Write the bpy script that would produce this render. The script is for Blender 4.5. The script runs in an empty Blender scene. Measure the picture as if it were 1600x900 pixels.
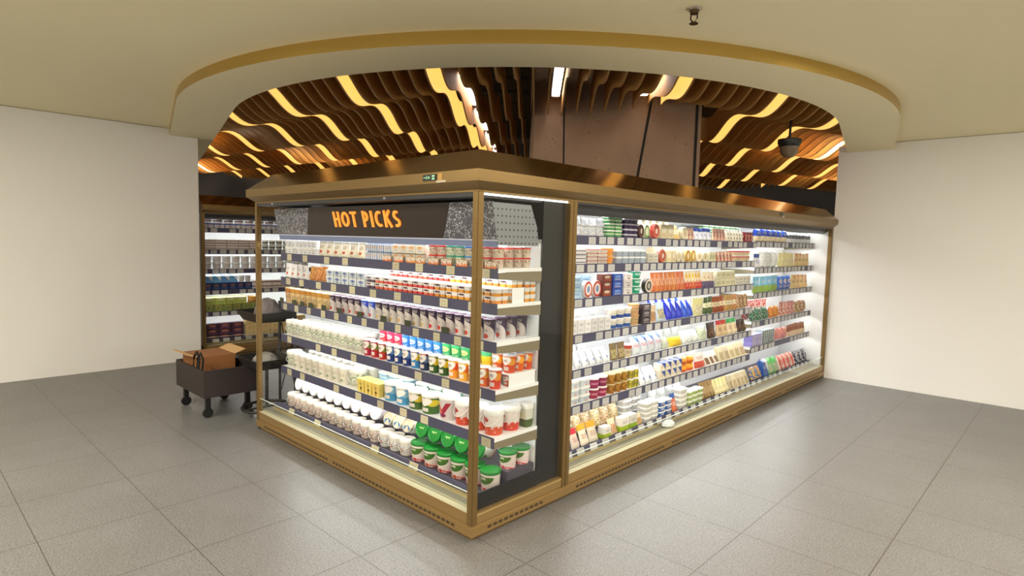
import bpy, bmesh, math, random
from mathutils import Vector, Matrix
PI = math.pi
random.seed(7)
SC = bpy.context.scene
COL = SC.collection

# ------------------------------------------------------------------ camera, world, exposure, big lights
CAMP = (2.3506, -2.2117, 1.6916); YAW, PITCH, ROLL, FPX = -0.7569, -0.0793, 0.0254, 939.9
def cam_axes():
    f = Vector((math.sin(YAW)*math.cos(PITCH), math.cos(YAW)*math.cos(PITCH), math.sin(PITCH)))
    r = Vector((math.cos(YAW), -math.sin(YAW), 0)); u = r.cross(f)
    c, s = math.cos(ROLL), math.sin(ROLL)
    return c*r+s*u, -s*r+c*u, f
r_, u_, f_ = cam_axes()
cd = bpy.data.cameras.new('camera'); cd.sensor_width = 36; cd.lens = 36*FPX/1600; cd.clip_start = .05; cd.clip_end = 100
cam = bpy.data.objects.new('camera', cd); COL.objects.link(cam)
cam.matrix_world = Matrix(((r_.x, u_.x, -f_.x, CAMP[0]), (r_.y, u_.y, -f_.y, CAMP[1]), (r_.z, u_.z, -f_.z, CAMP[2]), (0, 0, 0, 1)))
SC.camera = cam
W = bpy.data.worlds.new('world'); SC.world = W; W.use_nodes = True
W.node_tree.nodes['Background'].inputs[0].default_value = (1.0, .91, .76, 1)
W.node_tree.nodes['Background'].inputs[1].default_value = 1.15
SC.view_settings.view_transform = 'Standard'; SC.view_settings.look = 'None'
SC.view_settings.gamma = 1; SC.view_settings.use_curve_mapping = False
SC.view_settings.exposure = 0.38
SC.cycles.use_denoising = True
SC.cycles.max_bounces = 8; SC.cycles.transparent_max_bounces = 12
SC.cycles.sample_clamp_indirect = 4
LED = 15.0          # case light tubes
STRIP = .82        # glow put on fin faces in place of lamplight
FILL = 70.0         # added unseen ceiling fills (W each)
def area_light(name, loc, size, power, col, rot=(0, 0, 0), shape='DISK'):
    d = bpy.data.lights.new(name, 'AREA'); d.shape = shape; d.size = size; d.energy = power; d.color = col
    o = bpy.data.objects.new(name, d); COL.objects.link(o); o.location = loc; o.rotation_euler = rot
    return o
for lx, ly in ((3.6, -3.4), (1.6, -3.6), (3.8, -1.4), (-.6, -3.4), (2.9, .4), (-2.6, -2.6), (2.2, 2.6)):  # unseen fill lights added under the ceiling to brighten the room
    area_light('fill_light', (lx, ly, 2.955), .16, FILL, (1.0, .92, .79))
for i, (l, d) in enumerate(((-5, 9), (-3.4, 11.5), (4.2, 9), (6, 12), (-6.5, 13))):
    q = Vector((CAMP[0]+math.cos(YAW)*l+math.sin(YAW)*d, CAMP[1]-math.sin(YAW)*l+math.cos(YAW)*d))
    area_light('fill_light', (q.x, q.y, 3.9), .5, 60, (1.0, .80, .55))  # hidden fills added above the fins to brighten them
# ------------------------------------------------------------------ helpers
def lin(c):
    return tuple(((x/255)/12.92 if x/255 <= .04045 else ((x/255+.055)/1.055)**2.4) for x in c)
class NT:
    def __init__(s, name):
        s.m = bpy.data.materials.new(name); s.m.use_nodes = True; s.t = s.m.node_tree
        s.b = s.t.nodes['Principled BSDF']
        s._uv = None
    def n(s, t, **k):
        x = s.t.nodes.new(t)
        for a, b in k.items(): setattr(x, a, b)
        return x
    def l(s, a, b): s.t.links.new(a, b)
    def put(s, sock, v):
        if isinstance(v, bpy.types.NodeSocket): s.l(v, sock)
        elif v is not None: sock.default_value = v
    def M(s, op, a, b=None, c=None):
        x = s.n('ShaderNodeMath', operation=op)
        s.put(x.inputs[0], a); s.put(x.inputs[1], b)
        if c is not None: s.put(x.inputs[2], c)
        return x.outputs[0]
    def mix(s, f, a, b):
        x = s.n('ShaderNodeMix', data_type='RGBA')
        s.put(x.inputs[0], f); s.put(x.inputs[6], (*a, 1) if isinstance(a, tuple) else a); s.put(x.inputs[7], (*b, 1) if isinstance(b, tuple) else b)
        return x.outputs[2]
    def uv(s):
        if s._uv is None:
            tc = s.n('ShaderNodeTexCoord'); sp = s.n('ShaderNodeSeparateXYZ'); s.l(tc.outputs['UV'], sp.inputs[0])
            s._uv = (sp.outputs[0], sp.outputs[1], tc.outputs['UV'])
        return s._uv
    def gt(s, a, b): return s.M('GREATER_THAN', a, b)
    def rect(s, u0, u1, v0, v1):
        u, v, _ = s.uv()
        a = s.M('MULTIPLY', s.gt(u, u0), s.M('LESS_THAN', u, u1))
        return s.M('MULTIPLY', a, s.M('MULTIPLY', s.gt(v, v0), s.M('LESS_THAN', v, v1)))
    def ell(s, cu, cv, ru, rv):
        u, v, _ = s.uv()
        a = s.M('DIVIDE', s.M('SUBTRACT', u, cu), ru); b = s.M('DIVIDE', s.M('SUBTRACT', v, cv), rv)
        return s.M('LESS_THAN', s.M('ADD', s.M('MULTIPLY', a, a), s.M('MULTIPLY', b, b)), 1.0)
    def heart(s, cu, cv, ru, rv):
        u, v, _ = s.uv()
        a = s.M('DIVIDE', s.M('SUBTRACT', u, cu), ru); b = s.M('DIVIDE', s.M('SUBTRACT', v, cv), rv)
        k = s.M('SUBTRACT', s.M('ADD', s.M('MULTIPLY', a, a), s.M('MULTIPLY', b, b)), 1.0)
        k3 = s.M('MULTIPLY', s.M('MULTIPLY', k, k), k); ab = s.M('MULTIPLY', s.M('MULTIPLY', a, a), s.M('MULTIPLY', s.M('MULTIPLY', b, b), b))
        return s.M('LESS_THAN', s.M('SUBTRACT', k3, ab), 0.0)
    def noise(s, scale, vec=None, detail=3, sx=1, sy=1):
        x = s.n('ShaderNodeTexNoise'); x.inputs['Scale'].default_value = scale; x.inputs['Detail'].default_value = detail
        if vec is not None:
            mp = s.n('ShaderNodeMapping'); mp.inputs['Scale'].default_value = (sx, sy, 1); s.l(vec, mp.inputs[0]); s.l(mp.outputs[0], x.inputs['Vector'])
        return x.outputs['Fac']
    def fin(s, col, rough=.45, metal=0.0, spec=.5):
        s.put(s.b.inputs['Base Color'], (*col, 1) if isinstance(col, tuple) else col)
        s.put(s.b.inputs['Roughness'], rough); s.b.inputs['Metallic'].default_value = metal
        s.b.inputs['Specular IOR Level'].default_value = spec
        return s.m
_mc = {}
def plain(name, c, rough=.5, metal=0, var=.0, emit=None, est=0):
    if name in _mc: return _mc[name]
    t = NT(name); col = lin(c)
    if var:
        tc = t.n('ShaderNodeTexCoord'); f = t.noise(6, tc.outputs['Object'], 4)
        col = t.mix(t.M('MULTIPLY', f, var), col, tuple(x*.55 for x in col))
    t.fin(col, rough, metal)
    if emit: t.b.inputs['Emission Color'].default_value = (*emit, 1); t.b.inputs['Emission Strength'].default_value = est
    _mc[name] = t.m; return t.m
WHITE = (244, 243, 238)
def printed(base, pat='plain', c2=(120, 120, 120), c3=(60, 60, 60), rough=.38):
    """packaging film or moulded plastic with its printing"""
    key = ('P', base, pat, c2, c3)
    if key in _mc: return _mc[key]
    t = NT('printed_packaging'); a, b, c = [tuple(x*.80 for x in lin(q)) for q in (base, c2, c3)]
    u, v, uv = t.uv()
    col = a
    def txt(col, u0, u1, v0, v1, ink, fx=26, fy=9):
        f = t.noise(1, uv, 1, fx, fy*3)
        m = t.M('MULTIPLY', t.rect(u0, u1, v0, v1), t.gt(f, .53)); return t.mix(m, col, ink)
    if pat == 'band': col = t.mix(t.rect(-9, 9, .38, .66), col, b); col = txt(col, .2, .8, .46, .58, c)
    elif pat == 'low': col = t.mix(t.rect(-9, 9, -1, .42), col, b); col = txt(col, .2, .8, .55, .75, c)
    elif pat == 'cap': col = t.mix(t.rect(-9, 9, .72, 2), col, b); col = txt(col, .2, .8, .3, .55, c)
    elif pat == 'logo': col = t.mix(t.ell(.5, .62, .3, .17), col, b); col = txt(col, .3, .7, .55, .69, a); col = txt(col, .2, .8, .15, .36, c)
    elif pat == 'mark': col = t.mix(t.ell(.55, .3, .14, .1), col, b); col = txt(col, .25, .75, .55, .75, c)
    elif pat == 'text': col = txt(col, .18, .82, .55, .75, b); col = txt(col, .2, .75, .2, .38, c)
    elif pat == 'fruit':
        f = t.noise(1, uv, 3, 4, 5); m = t.M('MULTIPLY', t.M('LESS_THAN', v, t.M('ADD', .12, t.M('MULTIPLY', f, .6))), t.gt(t.noise(1, uv, 2, 6, 8), .36))
        col = t.mix(m, col, b); col = t.mix(t.ell(.3, .74, .24, .14), col, c)
    elif pat == 'diag':
        d = t.M('ADD', u, t.M('MULTIPLY', v, .9)); col = t.mix(t.gt(d, 1.15), col, b); col = txt(col, .12, .6, .4, .6, c)
    elif pat == 'arch':   # dark head with a pale rounded field under it
        col = t.mix(t.ell(.30, .1, .78, .70), b, a); col = txt(col, .2, .75, .78, .92, a); col = t.mix(t.ell(.42, .2, .22, .12), col, c); col = txt(col, .15, .6, .4, .55, b)
    elif pat == 'heart':
        f = t.ell(.86, .66, .26, .2); col = t.mix(f, col, b); col = t.mix(t.heart(.5, .66, .27, .23), col, lin((240, 232, 224)))
        col = t.mix(t.rect(.3, .68, .14, .36), col, lin((225, 214, 205))); col = t.mix(t.rect(-9, 9, .94, 2), col, c)
    elif pat == 'badge':
        m = t.M('MULTIPLY', t.ell(.5, .84, .37, .42), t.M('LESS_THAN', v, .84)); col = t.mix(m, col, c)
        f = t.noise(1, uv, 3, 6, 6); g = t.M('MULTIPLY', t.gt(f, .5), t.M('LESS_THAN', v, t.M('SUBTRACT', .36, t.M('MULTIPLY', t.M('ABSOLUTE', t.M('SUBTRACT', u, .15)), .35))))
        col = t.mix(t.M('LESS_THAN', v, t.M('MULTIPLY', f, .5)), col, lin((236, 196, 196))); col = t.mix(g, col, b)
    elif pat == 'floral':
        f = t.noise(1, uv, 3, 9, 9); col = t.mix(t.M('MULTIPLY', t.gt(f, .56), t.rect(.1, .9, .15, .8)), col, b)
        col = t.mix(t.ell(.5, .42, .1, .12), col, c)
    elif pat == 'leaf':
        f = t.noise(1, uv, 3, 7, 8); col = t.mix(t.M('MULTIPLY', t.gt(f, .53), t.rect(-9, 9, .35, .9)), col, b); col = txt(col, .2, .8, .15, .3, c)
    elif pat == 'bean':   # bold crossed shapes
        d = t.M('ABSOLUTE', t.M('SUBTRACT', t.M('SUBTRACT', u, .35), t.M('MULTIPLY', v, .45))); col = t.mix(t.M('MULTIPLY', t.M('LESS_THAN', d, .09), t.rect(0, 1, .2, .85)), col, b)
        d = t.M('ABSOLUTE', t.M('SUBTRACT', t.M('ADD', u, t.M('MULTIPLY', v, .4)), .6)); col = t.mix(t.M('MULTIPLY', t.M('LESS_THAN', d, .07), t.rect(0, 1, .3, .85)), col, lin((220, 90, 60)))
        col = t.mix(t.ell(.5, .22, .14, .1), col, c)
    elif pat == 'stripes':
        x = t.M('FRACT', t.M('MULTIPLY', u, 3.0)); col = t.mix(t.gt(x, .55), col, b); col = txt(col, .1, .9, .3, .7, c)
    elif pat == 'blotch':
        f = t.noise(1, uv, 4, 5, 6); col = t.mix(t.gt(f, .5), col, b); f2 = t.noise(1.7, uv, 3, 7, 8); col = t.mix(t.gt(f2, .58), col, c)
    elif pat == 'ring':   # round label seen face on
        col = t.mix(t.ell(.5, .5, .46, .46), col, b); col = t.mix(t.ell(.5, .5, .33, .33), col, a); col = t.mix(t.ell(.5, .5, .16, .2), col, c)
    elif pat == 'face':   # window film over contents
        col = t.mix(t.rect(.12, .88, .1, .62), col, b); f = t.noise(1, uv, 3, 9, 12); col = t.mix(t.M('MULTIPLY', t.rect(.12, .88, .1, .62), t.gt(f, .55)), col, c)
    oi = t.n('ShaderNodeObjectInfo'); hs = t.n('ShaderNodeHueSaturation')   # each pack a little different in tone
    t.put(hs.inputs['Value'], t.M('ADD', .84, t.M('MULTIPLY', oi.outputs['Random'], .26))); t.put(hs.inputs['Hue'], t.M('ADD', .488, t.M('MULTIPLY', t.M('FRACT', t.M('MULTIPLY', oi.outputs['Random'], 7.3)), .024)))
    t.put(hs.inputs['Color'], (*col, 1) if isinstance(col, tuple) else col); col = hs.outputs[0]
    t.fin(col, rough); _mc[key] = t.m; return t.m

def new_obj(name, me, parent=None):
    o = bpy.data.objects.new(name, me); COL.objects.link(o)
    if parent is not None: o.parent = parent
    return o
def finish(bm, name, mat, smooth=False):
    me = bpy.data.meshes.new(name); bmesh.ops.recalc_face_normals(bm, faces=bm.faces); bm.to_mesh(me); bm.free()
    for m in (mat if isinstance(mat, (list, tuple)) else [mat]): me.materials.append(m)
    if smooth:
        for p in me.polygons: p.use_smooth = True
        try: me.set_sharp_from_angle(angle=math.radians(42))
        except Exception: pass
    return me
def tag(o, label=None, cat=None, group=None, kind=None):
    if label: o['label'] = label
    if cat: o['category'] = cat
    if group: o['group'] = group
    if kind: o['kind'] = kind
    return o
def empty(name, loc=(0, 0, 0), rz=0, **k):
    o = bpy.data.objects.new(name, None); COL.objects.link(o); o.location = loc; o.rotation_euler = (0, 0, rz); o.empty_display_size = .1
    return tag(o, **k)
def abox(bm, x0, x1, y0, y1, z0, z1, mi=0):
    v = [bm.verts.new(p) for p in ((x0, y0, z0), (x1, y0, z0), (x1, y1, z0), (x0, y1, z0), (x0, y0, z1), (x1, y0, z1), (x1, y1, z1), (x0, y1, z1))]
    for f in ((0, 3, 2, 1), (4, 5, 6, 7), (0, 1, 5, 4), (1, 2, 6, 5), (2, 3, 7, 6), (3, 0, 4, 7)):
        bm.faces.new([v[i] for i in f]).material_index = mi
def box(name, x0, x1, y0, y1, z0, z1, mat, parent=None, bev=0):
    bm = bmesh.new(); abox(bm, x0, x1, y0, y1, z0, z1)
    if bev: bmesh.ops.bevel(bm, geom=bm.edges[:], offset=bev, segments=2, affect='EDGES')
    return new_obj(name, finish(bm, name, mat), parent)
def prism(bm, pts, axis_pts, mi=0):
    """pts: closed polygon as 3-D points, swept to the same polygon shifted by axis_pts"""
    a = [bm.verts.new(p) for p in pts]; b = [bm.verts.new(Vector(p)+Vector(axis_pts)) for p in pts]
    n = len(pts)
    bm.faces.new(a).material_index = mi; bm.faces.new(b[::-1]).material_index = mi
    for i in range(n): bm.faces.new((a[i], a[(i+1) % n], b[(i+1) % n], b[i])).material_index = mi
def tube(bm, pts, r, n=8, closed=False):
    pts = [Vector(p) for p in pts]; rings = []; N = len(pts)
    for i, p in enumerate(pts):
        a = pts[(i-1) % N] if (closed or i > 0) else p; b = pts[(i+1) % N] if (closed or i < N-1) else p
        t = (b-a).normalized(); ref = Vector((0, 0, 1)) if abs(t.z) < .9 else Vector((1, 0, 0))
        s = t.cross(ref).normalized(); q = s.cross(t)
        rings.append([bm.verts.new(p+r*(math.cos(2*PI*k/n)*s+math.sin(2*PI*k/n)*q)) for k in range(n)])
    for i in range(N if closed else N-1):
        A, B = rings[i], rings[(i+1) % N]
        for k in range(n): bm.faces.new((A[k], A[(k+1) % n], B[(k+1) % n], B[k]))
    if not closed: bm.faces.new(rings[0][::-1]); bm.faces.new(rings[-1])
def sweep(bm, path, prof, close_ends=True):
    """path: 2-D points; the outside is on the right-hand side. prof: closed (offset outward, z)"""
    n = len(path); rows = []
    P = [Vector(p) for p in path]
    def nrm(a, b): d = (b-a).normalized(); return Vector((d.y, -d.x))
    for i in range(n):
        if i == 0: m = nrm(P[0], P[1])
        elif i == n-1: m = nrm(P[-2], P[-1])
        else:
            a, b = nrm(P[i-1], P[i]), nrm(P[i], P[i+1]); m = (a+b); m = m/(m.length_squared/2) if m.length else a
        rows.append([bm.verts.new((P[i].x+m.x*o, P[i].y+m.y*o, z)) for o, z in prof])
    k = len(prof)
    for i in range(n-1):
        for j in range(k): bm.faces.new((rows[i][j], rows[i][(j+1) % k], rows[i+1][(j+1) % k], rows[i+1][j]))
    if close_ends: bm.faces.new(rows[0][::-1]); bm.faces.new(rows[-1])
def lathe(bm, prof, n=24, uvl=None, vr=None):
    """prof from the bottom axis to the top axis; front of the label faces -y"""
    z0, z1 = vr or (min(p[1] for p in prof), max(p[1] for p in prof))
    rows = []
    for r, z in prof:
        if r < 1e-5: rows.append([bm.verts.new((0, 0, z))])
        else: rows.append([bm.verts.new((r*math.sin(2*PI*k/n-PI), -r*math.cos(2*PI*k/n-PI), z)) for k in range(n)])
    def U(k): return .5+(2*PI*k/n-PI)/PI
    for i in range(len(rows)-1):
        A, B = rows[i], rows[i+1]
        for k in range(n):
            k2 = (k+1) % n
            vs = []; ks = []
            for R, kk, z in ((A, k, prof[i][1]), (A, k2, prof[i][1]), (B, k2, prof[i+1][1]), (B, k, prof[i+1][1])):
                vv = R[kk] if len(R) > 1 else R[0]
                if vv not in vs: vs.append(vv); ks.append((k if kk == k else k+1, z))
            if len(vs) < 3: continue
            f = bm.faces.new(vs)
            if uvl is not None:
                for lp, (kk, z) in zip(f.loops, ks): lp[uvl].uv = (U(kk), (z-z0)/(z1-z0+1e-9))
def planar_uv(bm, uvl, w, z0, z1):
    for f in bm.faces:
        for lp in f.loops: lp[uvl].uv = (.5+lp.vert.co.x/w, (lp.vert.co.z-z0)/(z1-z0+1e-9))

# text as mesh, with the built-in font
_tc = {}
def text_mesh(body, mat, h, wide=1.0, depth=.0008, bold=0.0, bend=None):
    """centred at the origin in the xz plane, facing -y. bend=(r, taper): wraps around a body of that radius"""
    cu = bpy.data.curves.new('lettering', 'FONT'); cu.body = body; cu.size = 1; cu.extrude = 0; cu.offset = bold; cu.align_x = 'CENTER'; cu.resolution_u = 3
    o = bpy.data.objects.new('lettering', cu); COL.objects.link(o)
    dg = bpy.context.evaluated_depsgraph_get(); me0 = bpy.data.meshes.new_from_object(o.evaluated_get(dg))
    bm = bmesh.new(); bm.from_mesh(me0)
    bpy.data.objects.remove(o); bpy.data.curves.remove(cu); bpy.data.meshes.remove(me0)
    ys = [v.co.y for v in bm.verts]; y0, y1 = min(ys), max(ys); k = h/(y1-y0)
    for v in bm.verts:
        x, z = v.co.x*k*wide, (v.co.y-(y0+y1)/2)*k
        v.co = (x, 0, z)
    ex = bmesh.ops.extrude_face_region(bm, geom=bm.faces[:])
    for v in [e for e in ex['geom'] if isinstance(e, bmesh.types.BMVert)]: v.co.y -= depth
    if bend:
        r, tp = bend
        for v in bm.verts:
            rr = r+tp*v.co.z-v.co.y; a = v.co.x/r
            v.co = (rr*math.sin(a), -rr*math.cos(a), v.co.z)
    return finish(bm, 'lettering', mat)

# ------------------------------------------------------------------ setting materials
def mat_floor():
    t = NT('stone_tile_floor'); tc = t.n('ShaderNodeTexCoord'); sp = t.n('ShaderNodeSeparateXYZ'); t.l(tc.outputs['Object'], sp.inputs[0])
    X = t.M('DIVIDE', t.M('SUBTRACT', sp.outputs[0], .345), .66); Y = t.M('DIVIDE', t.M('SUBTRACT', sp.outputs[1], .655), .583)
    def joint(a, wid): f = t.M('ABSOLUTE', t.M('SUBTRACT', t.M('FRACT', t.M('ADD', a, .5)), .5)); return t.M('LESS_THAN', f, wid)
    j = t.M('MAXIMUM', joint(X, .0042), joint(Y, .004))
    big = t.noise(2.2, tc.outputs['Object'], 4); sp1 = t.noise(105, tc.outputs['Object'], 2); sp2 = t.noise(190, tc.outputs['Object'], 1)
    a, b = lin((122, 122, 122)), lin((104, 103, 101))
    col = t.mix(big, a, b)
    wn = t.n('ShaderNodeTexWhiteNoise', noise_dimensions='2D'); cb = t.n('ShaderNodeCombineXYZ'); t.l(t.M('FLOOR', X), cb.inputs[0]); t.l(t.M('FLOOR', Y), cb.inputs[1]); t.l(cb.outputs[0], wn.inputs['Vector'])
    col = t.mix(t.M('MULTIPLY', wn.outputs['Value'], .12), col, lin((110, 104, 98)))
    col = t.mix(t.M('MULTIPLY', t.gt(sp1, .56), .55), col, lin((78, 74, 70)))
    col = t.mix(t.M('MULTIPLY', t.gt(sp2, .66), .5), col, lin((206, 204, 200)))
    col = t.mix(j, col, lin((70, 64, 58)))
    t.fin(col, t.M('ADD', .26, t.M('MULTIPLY', sp1, .22)))
    bp = t.n('ShaderNodeBump'); bp.inputs['Strength'].default_value = .12; bp.inputs['Distance'].default_value = .002
    t.l(t.M('SUBTRACT', sp1, j), bp.inputs['Height']); t.l(bp.outputs[0], t.b.inputs['Normal'])
    return t.m
def mat_brushed(name, c, rough, metal, sx, sy, sz, amt=.25):
    t = NT(name); tc = t.n('ShaderNodeTexCoord'); mp = t.n('ShaderNodeMapping'); mp.inputs['Scale'].default_value = (sx, sy, sz); t.l(tc.outputs['Object'], mp.inputs[0])
    x = t.n('ShaderNodeTexNoise'); x.inputs['Scale'].default_value = 1; x.inputs['Detail'].default_value = 3; t.l(mp.outputs[0], x.inputs['Vector'])
    a = lin(c); t.fin(t.mix(t.M('MULTIPLY', x.outputs['Fac'], amt*2), a, tuple(q*.6 for q in a)), t.M('ADD', rough-.05, t.M('MULTIPLY', x.outputs['Fac'], .1)), metal)
    return t.m
def mat_glass(name, tint=(1, 1, 1), refl=.09, rough=.0):
    t = NT(name); t.t.nodes.remove(t.b); out = t.t.nodes['Material Output']
    tr = t.n('ShaderNodeBsdfTransparent'); tr.inputs[0].default_value = (*tint, 1)
    gl = t.n('ShaderNodeBsdfGlossy'); gl.inputs['Roughness'].default_value = rough; gl.inputs['Color'].default_value = (1, 1, 1, 1)
    lw = t.n('ShaderNodeLayerWeight'); lw.inputs['Blend'].default_value = .5
    mx = t.n('ShaderNodeMixShader'); t.l(t.M('ADD', t.M('MULTIPLY', t.M('POWER', lw.outputs['Facing'], 4.0), .6), refl), mx.inputs[0]); t.l(tr.outputs[0], mx.inputs[1]); t.l(gl.outputs[0], mx.inputs[2])
    t.l(mx.outputs[0], out.inputs[0]); return t.m
def mat_emit(name, c, s):
    t = NT(name); t.fin((.8, .8, .8), .5); t.b.inputs['Emission Color'].default_value = (*c, 1); t.b.inputs['Emission Strength'].default_value = s; return t.m
def mat_crackle():
    t = NT('crackled_silver_film'); tc = t.n('ShaderNodeTexCoord')
    v = t.n('ShaderNodeTexVoronoi', feature='DISTANCE_TO_EDGE'); v.inputs['Scale'].default_value = 48; t.l(tc.outputs['Object'], v.inputs['Vector'])
    nz = t.noise(40, tc.outputs['Object'], 4); e = t.M('MULTIPLY', t.M('LESS_THAN', v.outputs['Distance'], t.M('MULTIPLY', nz, .09)), t.gt(nz, .47))
    t.fin(t.mix(e, lin((92, 92, 100)), lin((205, 205, 208))), .4, .25); return t.m
def mat_peg():
    t = NT('perforated_steel'); tc = t.n('ShaderNodeTexCoord'); sp = t.n('ShaderNodeSeparateXYZ'); t.l(tc.outputs['Object'], sp.inputs[0])
    def f(a, k): return t.M('SUBTRACT', t.M('FRACT', t.M('MULTIPLY', a, k)), .5)
    yy = t.M('ADD', sp.outputs[1], sp.outputs[0])
    a, b = f(yy, 30), f(sp.outputs[2], 26)
    m = t.M('LESS_THAN', t.M('ADD', t.M('MULTIPLY', a, a), t.M('MULTIPLY', t.M('MULTIPLY', b, b), 1.8)), .03)
    t.fin(t.mix(m, lin((138, 142, 146)), lin((24, 24, 26))), .4, .3); return t.m
def mat_grille(ax):
    t = NT('slotted_grille_metal'); tc = t.n('ShaderNodeTexCoord'); sp = t.n('ShaderNodeSeparateXYZ'); t.l(tc.outputs['Object'], sp.inputs[0])
    m = t.gt(t.M('FRACT', t.M('MULTIPLY', sp.outputs[0], 72)), .5)
    m2 = t.M('MULTIPLY', m, t.M('MULTIPLY', t.gt(sp.outputs[1], .062), t.M('LESS_THAN', sp.outputs[1], .118)))
    t.fin(t.mix(m2, lin((168, 160, 132)), lin((40, 36, 30))), .35, .3); return t.m
def mat_concrete():
    t = NT('concrete_cladding'); tc = t.n('ShaderNodeTexCoord'); f = t.noise(3, tc.outputs['Object'], 6); g = t.noise(26, tc.outputs['Object'], 3)
    col = t.mix(f, lin((176, 144, 118)), lin((136, 110, 90))); col = t.mix(t.M('MULTIPLY', t.gt(g, .68), .6), col, lin((70, 56, 46))); t.fin(col, .8); return t.m
def mat_wood(name, c):
    t = NT(name); tc = t.n('ShaderNodeTexCoord'); mp = t.n('ShaderNodeMapping'); mp.inputs['Scale'].default_value = (3, 3, 40); t.l(tc.outputs['Object'], mp.inputs[0])
    x = t.n('ShaderNodeTexNoise'); x.inputs['Scale'].default_value = 1.5; x.inputs['Detail'].default_value = 4; t.l(mp.outputs[0], x.inputs['Vector'])
    a = lin(c); t.fin(t.mix(x.outputs['Fac'], a, tuple(q*.6 for q in a)), .55); return t.m

BRONZE = mat_brushed('bronze_metal', (140, 114, 70), .36, .7, 1.5, 1.5, 60)
BRONZE_S = mat_brushed('polished_bronze', (146, 112, 66), .16, .9, .8, .8, 30, .12)
BASEM = mat_brushed('champagne_metal', (160, 130, 82), .4, .5, 1.2, 1.2, 50)
BRASS = mat_brushed('brass', (196, 166, 92), .3, .85, 2, 2, 2, .1)
CREAM = plain('cream_ledge', (186, 178, 146), .35)
RAIL = plain('slate_blue_rail', (70, 70, 94), .45)
SHELF = plain('white_steel', (236, 238, 238), .4)
SHELFBR = plain('grey_bracket', (128, 118, 94), .5)
BACK = plain('white_back_panel', (240, 243, 243), .5)
BLACK = plain('black_panel', (18, 18, 20), .35)
DARK = plain('dark_canopy', (46, 46, 48), .4)
VAL = plain('blue_grey_valance', (112, 124, 158), .4)
CHROME = plain('chrome', (200, 200, 200), .18, 1.0)
DECKM = plain('slate_deck', (74, 70, 82), .5)
GLASS = mat_glass('clear_glass', (.98, .995, .99), .02)
GLASSG = mat_glass('gable_glass', (.96, .965, .96), .012)
TUBEM = mat_emit('light_tube', (1.0, .99, .965), LED)
TAGM = printed((214, 206, 172), 'text', (170, 160, 130), (176, 168, 140))
TAGW = printed((206, 206, 204), 'text', (168, 168, 170), (172, 172, 174))
PROMO = printed((196, 172, 142), 'low', (232, 128, 56), (186, 150, 116))
PEG = mat_peg(); CRACK = mat_crackle()
PAINT = plain('beige_ceiling_paint', (244, 234, 196), .75, 0, .06)
OFFWH = plain('white_wall_paint', (240, 239, 235), .7)
VOID = plain('black_void_paint', (20, 18, 17), .9)
DIM = plain('dim_shop_paint', (120, 112, 100), .8)
SLATE = plain('slate_wall_paint', (64, 60, 60), .8)
FINW = mat_wood('walnut_veneer', (214, 162, 88)); FINE = mat_wood('pale_ply_edge', (196, 150, 92))
GLOW = mat_emit('lit_fin_glow', (1.0, .57, .13), STRIP)
COOL = mat_emit('white_lamp', (1.0, .93, .88), 4.5)

# ------------------------------------------------------------------ setting
FW = Vector((math.sin(YAW), math.cos(YAW))); RT = Vector((math.cos(YAW), -math.sin(YAW))); C2 = Vector(CAMP[:2])
def ld(l, d): return C2+RT*l+FW*d
bm = bmesh.new(); abox(bm, -14, 8, -7, 16, -.05, 0); tag(new_obj('floor', finish(bm, 'floor', mat_floor())), kind='structure', label='grey speckled stone tile floor', cat='floor')

CEN, RI, RO, ZR, ZC = (.2, 7.75), 3.44, 3.94, 2.9, 2.985
A0 = math.asin(2.95/3.44)
def ring_curve(R, n=48, flare=16):
    out = []
    def P(a, ext=0):
        s = 1 if a > 0 else -1
        l = CEN[0]+R*math.sin(a); d = CEN[1]-R*math.cos(a)
        if ext: l += s*math.cos(A0)*ext; d += math.sin(A0)*ext
        return (l, d)
    out.append(P(-A0, flare)); out.append(P(-A0, flare/3))
    for i in range(n+1): out.append(P(-A0+2*A0*i/n))
    out.append(P(A0, flare/3)); out.append(P(A0, flare)); return out
ci, co_ = ring_curve(RI), ring_curve(RO)
far = []
for i, (l, d) in enumerate(co_):
    a = max(-A0, min(A0, -A0+2*A0*(i-2)/48)); far.append((l+math.sin(a)*9, d-math.cos(a)*9))
def strip(bm, A, B, za, zb):
    va = [bm.verts.new((*ld(*p), za)) for p in A]; vb = [bm.verts.new((*ld(*p), zb)) for p in B]
    for i in range(len(A)-1): bm.faces.new((va[i], va[i+1], vb[i+1], vb[i]))
bm = bmesh.new(); strip(bm, ci, co_, ZR, ZR); strip(bm, ci, ci, ZR, ZR+.05); strip(bm, ci, co_, ZR+.05, ZR+.05)
tag(new_obj('ceiling_ring', finish(bm, 'ceiling_ring', PAINT, True)), kind='structure', label='curved beige lower soffit around the slatted ceiling', cat='ceiling')
bm = bmesh.new(); strip(bm, co_, co_, ZR, ZC)
tag(new_obj('trim_1', finish(bm, 'trim_1', BRASS, True)), kind='structure', label='curved brass band stepping the beige ceiling down', cat='trim')
bm = bmesh.new(); strip(bm, co_, far, ZC, ZC); strip(bm, co_, far, ZC+.03, ZC+.03)
tag(new_obj('ceiling', finish(bm, 'ceiling', PAINT)), kind='structure', label='flat beige plaster ceiling over the shop floor', cat='ceiling')
bm = bmesh.new(); abox(bm, -16, 9, -8, 18, 4.3, 4.35)
tag(new_obj('ceiling_void', finish(bm, 'ceiling_void', VOID)), kind='structure', label='black roof void above the hanging slats', cat='ceiling')
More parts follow.
